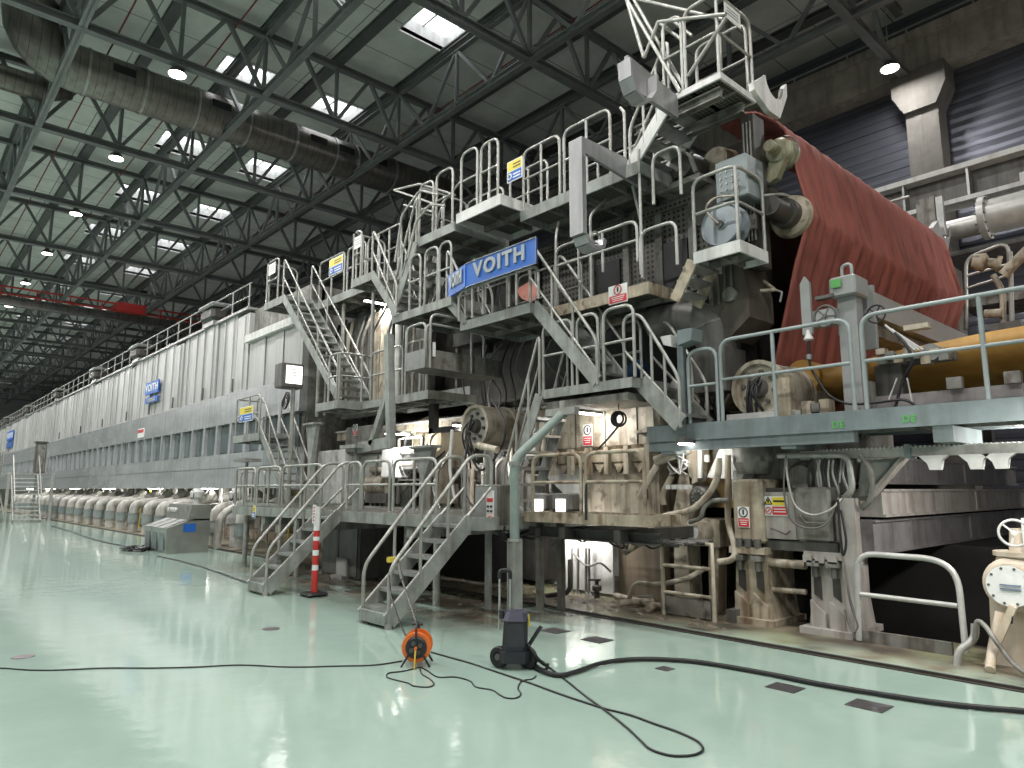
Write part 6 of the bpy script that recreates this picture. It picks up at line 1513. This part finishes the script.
# two lances / cables leaning from the near stair to the reel
d0, d1 = V((4.75, 7.42, .52)), V((cx - .0, cy + .12, .36))
t = thing('spray_lance', 'dark lance leaning on the near stair with its cable end at the reel', 'lance', d1)
MB().tube([P(397, 558, Y=7.3), P(402, 580, Y=6.9)], .022, 8).build('grip', DGREY, t)
MB().tube([P(402, 580, Y=6.9), P(417, 624, Y=5.95)], .012, 7).build('rod', DGREY, t)
MB().tube([P(416, 622, Y=5.97), P(418, 634, Y=5.72)], .02, 8).build('tip', BLACKP, t)
MB().box(*[v for p in ((P(388, 560, Y=7.3).x, P(399, 557, Y=7.3).x), (7.27, 7.33), (P(394, 562, Y=7.3).z, P(394, 557, Y=7.3).z)) for v in sorted(p)]).build('hook', YELL, t)
hose([P(389, 575, Y=7.2), P(391, 595, Y=6.8), P(397, 615, Y=6.3), P(403, 630, Y=5.95), P(407, 638, Y=5.75)], .009, BLACK, 'thin black cable hanging from the near stair down to the reel', 'cable', 'hanging_cable')
# pressure cleaner
c0 = P(515, 667, Z=0)
t = thing('pressure_cleaner', 'black wheeled pressure cleaner with a tall chrome handle', 'pressure cleaner', (c0.x, c0.y, 0))
f = V((-.70, -.714, 0)).normalized(); s = V((f.y, -f.x, 0)); s = -s   # f: towards viewer, s: to the picture's right
o = V((c0.x, c0.y, 0)); up = V((0, 0, 1))
if (s.x * math.sin(AX) - s.y * math.cos(AX)) < 0: s = -s
def q_(a, b, h): return o + s * a + f * b + up * h
def slab(pts_lo, pts_hi, name, mat):
    n = len(pts_lo); m = MB(); vs = pts_lo + pts_hi
    m.add(vs, [tuple(range(n - 1, -1, -1)), tuple(range(n, 2 * n))] + [(i, (i + 1) % n, n + (i + 1) % n, n + i) for i in range(n)])
    return m.build(name, mat, t)
def ringp(w, d, h, sh=0, b=.04):
    w2, d2 = w / 2, d / 2
    return [q_(sh + x, y, h) for x, y in ((-w2 + b, -d2), (w2 - b, -d2), (w2, -d2 + b), (w2, d2 - b), (w2 - b, d2), (-w2 + b, d2), (-w2, d2 - b), (-w2, -d2 + b))]
NAVY = M('dark_navy_plastic', (.04, .042, .07), .4, 0, .15, 6)
slab(ringp(.27, .3, .06), ringp(.27, .3, .16), 'base', BLACKP)
slab(ringp(.23, .27, .16), ringp(.215, .25, .42, .01), 'body', BLACKP)
slab(ringp(.23, .26, .42, .01), ringp(.19, .2, .49, .015), 'hood', NAVY)
slab(ringp(.05, .1, .43, -.12, .015), ringp(.05, .1, .5, -.12, .015), 'hose_holder', BLACKP)
for k in range(3): slab(ringp(.02, .012, .18, -.06 + .06 * k, .004), ringp(.02, .012, .4, -.055 + .06 * k, .004), 'body_rib', BLACKP)
MB().add([q_(-.08, .138, .2), q_(.09, .138, .2), q_(.08, .132, .4), q_(-.07, .132, .4), q_(-.08, .128, .2), q_(.09, .128, .2), q_(.08, .122, .4), q_(-.07, .122, .4)], [(0, 1, 2, 3), (7, 6, 5, 4), (0, 4, 5, 1), (2, 6, 7, 3), (0, 3, 7, 4), (1, 5, 6, 2)]).build('front_cover', M('dark_grey_plastic', (.035, .036, .042), .5), t)
slab(ringp(.03, .03, .36, .125, .008), ringp(.025, .03, .46, .12, .008), 'yellow_clip', YELL)
for sx, dd in ((-.14, .06), (.12, .1)):
    w = q_(sx, dd * .6, .095); ax = (s * -.55 + f * .85).normalized()
    MB().lathe(w - ax * .03, ax, [(0, 0), (0, .085), (.012, .094), (.05, .094), (.06, .085), (.06, .05), (.052, .045), (.052, .0)], 28).build('wheel', BLACK, t)
    MB().lathe(w + ax * .025, ax, [(0, 0), (0, .03), (.012, .026), (.012, 0)], 16).build('hub_cap', DGREY, t)
CHR = M('chrome_tube', (.6, .6, .6), .2, .9, .05, 5)
for a in (-.15, -.05): MB().tube([q_(a, -.12, .3), q_(a, -.14, .80)], .011, 8).build('handle_tube', CHR, t)
MB().tube(rounded([q_(-.15, -.14, .76), q_(-.15, -.145, .84), q_(-.05, -.145, .84), q_(-.05, -.14, .76)], .04), .019, 8).build('handle_grip', BLACK, t)
MB().tube([q_(.13, .02, .2), q_(.24, .0, .36)], .018, 8).build('spray_gun', BLACKP, t)
MB().tube(catmull([q_(.12, .1, .22), q_(.2, .14, .12), q_(.26, .1, .05), q_(.3, .02, .03)], 5), .014, 7).build('connector_hose', BLACK, t)
cord([(526, 658), (532, 666), (540, 671), (547, 668), (543, 662), (536, 660)], .012, 'short tangled cable end beside the black cleaner')
# striped bollard
c0 = P(314, 596, Z=0)
t = thing('striped_bollard', 'red and white striped post with a lettered top on a black foot', 'bollard', (c0.x, c0.y, 0))
MB().bevbox(c0.x - .17, c0.x + .17, c0.y - .17, c0.y + .17, 0, .06, .03).build('foot', BLACK, t)
zs = [.06, .38, .46, .6, .68, .82, .88, .97, 1.09, 1.33]
for k, (a, b_) in enumerate(zip(zs, zs[1:])):
    MB().tube([(c0.x, c0.y, a), (c0.x, c0.y, b_)], .048, 16).build('red_band' if k % 2 == 0 and k < 8 else 'white_band', REDP if k % 2 == 0 and k < 8 else SIGNW, t)
MB().box(c0.x - .055, c0.x - .045, c0.y - .05, c0.y + .05, 1.08, 1.36).build('name_board', SIGNW, t)
for k in range(5): MB().box(c0.x - .058, c0.x - .055, c0.y - .018, c0.y + .018, 1.11 + .048 * k, 1.14 + .048 * k).build('red_letter', SIGNR, t)
# floor plates
STONE = M('dark_floor_plate', (.045, .04, .043), .6, 0, .5, 25, speck=(.13, .12, .13))
def plate(px, py, sx, sy, label):
    c = P(px, py, Z=0)
    single(MB().bevbox(c.x - sx / 2, c.x + sx / 2, c.y - sy / 2, c.y + sy / 2, .001, .007, .003), 'floor_plate', STONE, label, 'floor plate')
plate(869, 706, .23, .27, 'dark speckled floor plate nearest the right edge')
plate(785, 688, .21, .25, 'dark speckled floor plate left of the rightmost one')
plate(597, 640, .24, .27, 'dark floor plate near the gutter right of the cleaner')
plate(555, 631, .24, .27, 'stained floor plate just behind the black cleaner')
plate(665, 669, .13, .13, 'small square drain plate with a dark centre beside the thick hose')
for px, py, lab in ((23, 657, 'oval cover set in the floor at the far left'), (271, 629, 'oval cover set in the floor before the left floor stair')):
    c = P(px, py, Z=0)
    single(MB().lathe((c.x, c.y, 0.001), (0, 0, 1), [(0, .1), (.005, .095), (.006, 0)], 24), 'floor_cover', M('pinkish_cover', (.09, .075, .08), .5), lab, 'floor cover')
# ================================================================== SMALL MACHINERY FILLING THE BRIGHT LOWER BAY
random.seed(31)
CL = [CREAM, WHITE, MID, DARK, RUSTY, DGREY, BLACK]
for k in range(22):
    y = 8.3 + .38 * k + random.uniform(-.1, .1); x = random.uniform(9.2, 9.9); z = random.uniform(1.3, 2.4); w = random.uniform(.12, .3); h = random.uniform(.12, .4)
    m = MB().bevbox(x, x + .3, y - w / 2, y + w / 2, z, z + h, .02).cyl((x - .12, y, z + h / 2), (x, y, z + h / 2), min(w, h) * .36, 14)
    m.box(x + .05, x + .2, y - .03, y + .03, 1.2, z)
    single(m, 'valve_actuator', CL[k % 7], 'boxy valve actuator among the pipes of the bright lower bay', 'valve', 'valve actuators in the bright lower bay')
for k in range(20):
    y = 8.2 + .42 * k + random.uniform(-.1, .1); x = random.uniform(8.7, 9.2); a = V((x, y, random.uniform(2.0, 3.0)))
    p = [a]
    for j in range(3): p.append(p[-1] + V((random.uniform(-.15, .15), random.uniform(-.35, .35), -random.uniform(.2, .45))))
    single(MB().tube(catmull(p, 6), random.choice((.014, .02, .028)), 7), 'bay_hose', (BLACK, WHITE, DGREY, CREAM)[k % 4], 'short drooping hose in the bright lower bay', 'hose', 'drooping hoses in the bright lower bay')
# lines hanging under the walkways
for k in range(22):
    y = 5.2 + .3 * k; x = random.uniform(6.8, 7.8)
    p = [V((x, y, 1.05))]
    for j in range(3): p.append(p[-1] + V((random.uniform(-.1, .1), random.uniform(-.3, .3), -random.uniform(.02, .1))))
    p.append(V((p[-1].x, p[-1].y + random.uniform(-.3, .3), 1.02)))
    single(MB().tube(catmull(p, 6), random.choice((.008, .011, .015)), 6), 'under_hose', (BLACK, DGREY, MID, BLACK)[k % 4], 'dark hose sagging under the lower walkways', 'hose', 'hoses sagging under the lower walkways')
for k in range(9):
    y = 5.1 + .22 * k
    single(MB().tube([(7.15 + .09 * k, 5.0, .93 + .012 * (k % 3)), (7.15 + .09 * k, 8.0, .93 + .012 * (k % 3))], .02, 6), 'under_pipe', (DARK, MID, DGREY)[k % 3], 'dark thin pipe in the bundle right under the rusty walkway', 'pipe', 'pipe bundle under the rusty walkway')
# lumps of wet waste along the gutter
LUMP = M('wet_pulp_waste', (.13, .105, .075), .7, 0, .4, 8, speck=(.3, .28, .22))
m = MB(); 
for k in range(260):
    y = random.uniform(4.6, 12.5); x = random.uniform(7.35, 8.6) if random.random() < .85 else random.uniform(6.2, 6.8)
    if x < 7 and y < 7.5: continue
    r = random.uniform(.015, .06)
    n = 6; vs = [(x + r * math.cos(2 * math.pi * i / n) * random.uniform(.7, 1.3), y + r * 1.5 * math.sin(2 * math.pi * i / n) * random.uniform(.7, 1.3), 0) for i in range(n)] + [(x, y, r * .6)]
    m.add(vs, [(i, (i + 1) % n, n) for i in range(n)])
o = m.build('pulp_debris', LUMP); o['label'] = 'scattered lumps of brown pulp waste on the dirty strip under the machine'; o['category'] = 'debris'; o['kind'] = 'stuff'
# tower and machine extras seen against the roof: hoist frame left of the top deck
t = thing('climbing_handrail', 'bent tube hand rails climbing from the sign platform to the top left deck', 'hand rail', P(405, 300, X=7.0))
MB().tube(rounded([P(395, 262, X=7.1), P(402, 215, X=7.1), P(420, 190, X=7.1), P(438, 195, X=7.1)], .1), .024, 6).build('outer_rail', GALV, t)
MB().tube(rounded([P(408, 258, X=7.1), P(416, 222, X=7.1), P(430, 204, X=7.1), P(445, 206, X=7.1)], .1), .022, 6).build('inner_rail', GALV, t)
t = thing('machine_crown_frame', 'pale crossed tubes standing above the top left deck', 'frame', P(450, 190, X=7.4))
for a, b_ in (((394, 190), (440, 206)), ((440, 206), (462, 180)), ((394, 190), (420, 184)), ((420, 184), (455, 195)), ((404, 205), (438, 213))):
    MB().tube([P(*a, X=7.6), P(*b_, X=7.6)], .024, 6).build('tube', GALV, t)
# ================================================================== CAMERA, WORLD, VIEW
cd = bpy.data.cameras.new('camera'); cam = bpy.data.objects.new('camera', cd); C.objects.link(cam)
cam.location = (0, 0, EYE); cam.rotation_euler = (math.pi / 2 + PITCH, 0, AX - math.pi / 2)
cd.sensor_width = 36; cd.lens = FPX * 36 / 1024; cd.clip_start = .05; cd.clip_end = 400
SC.camera = cam
w = bpy.data.worlds.new('World'); SC.world = w; w.use_nodes = True
w.node_tree.nodes['Background'].inputs[0].default_value = (.8, .88, 1, 1); w.node_tree.nodes['Background'].inputs[1].default_value = 1.0
SC.view_settings.view_transform = 'Standard'; SC.view_settings.look = 'None'; SC.view_settings.gamma = 1; SC.view_settings.use_curve_mapping = False
SC.view_settings.exposure = 0.0
SC.cycles.use_denoising = True
SC.cycles.max_bounces = 8; SC.cycles.diffuse_bounces = 4; SC.cycles.glossy_bounces = 4
SC.cycles.sample_clamp_indirect = 6
for o in bpy.data.objects:
    if '_o' in o: del o['_o']
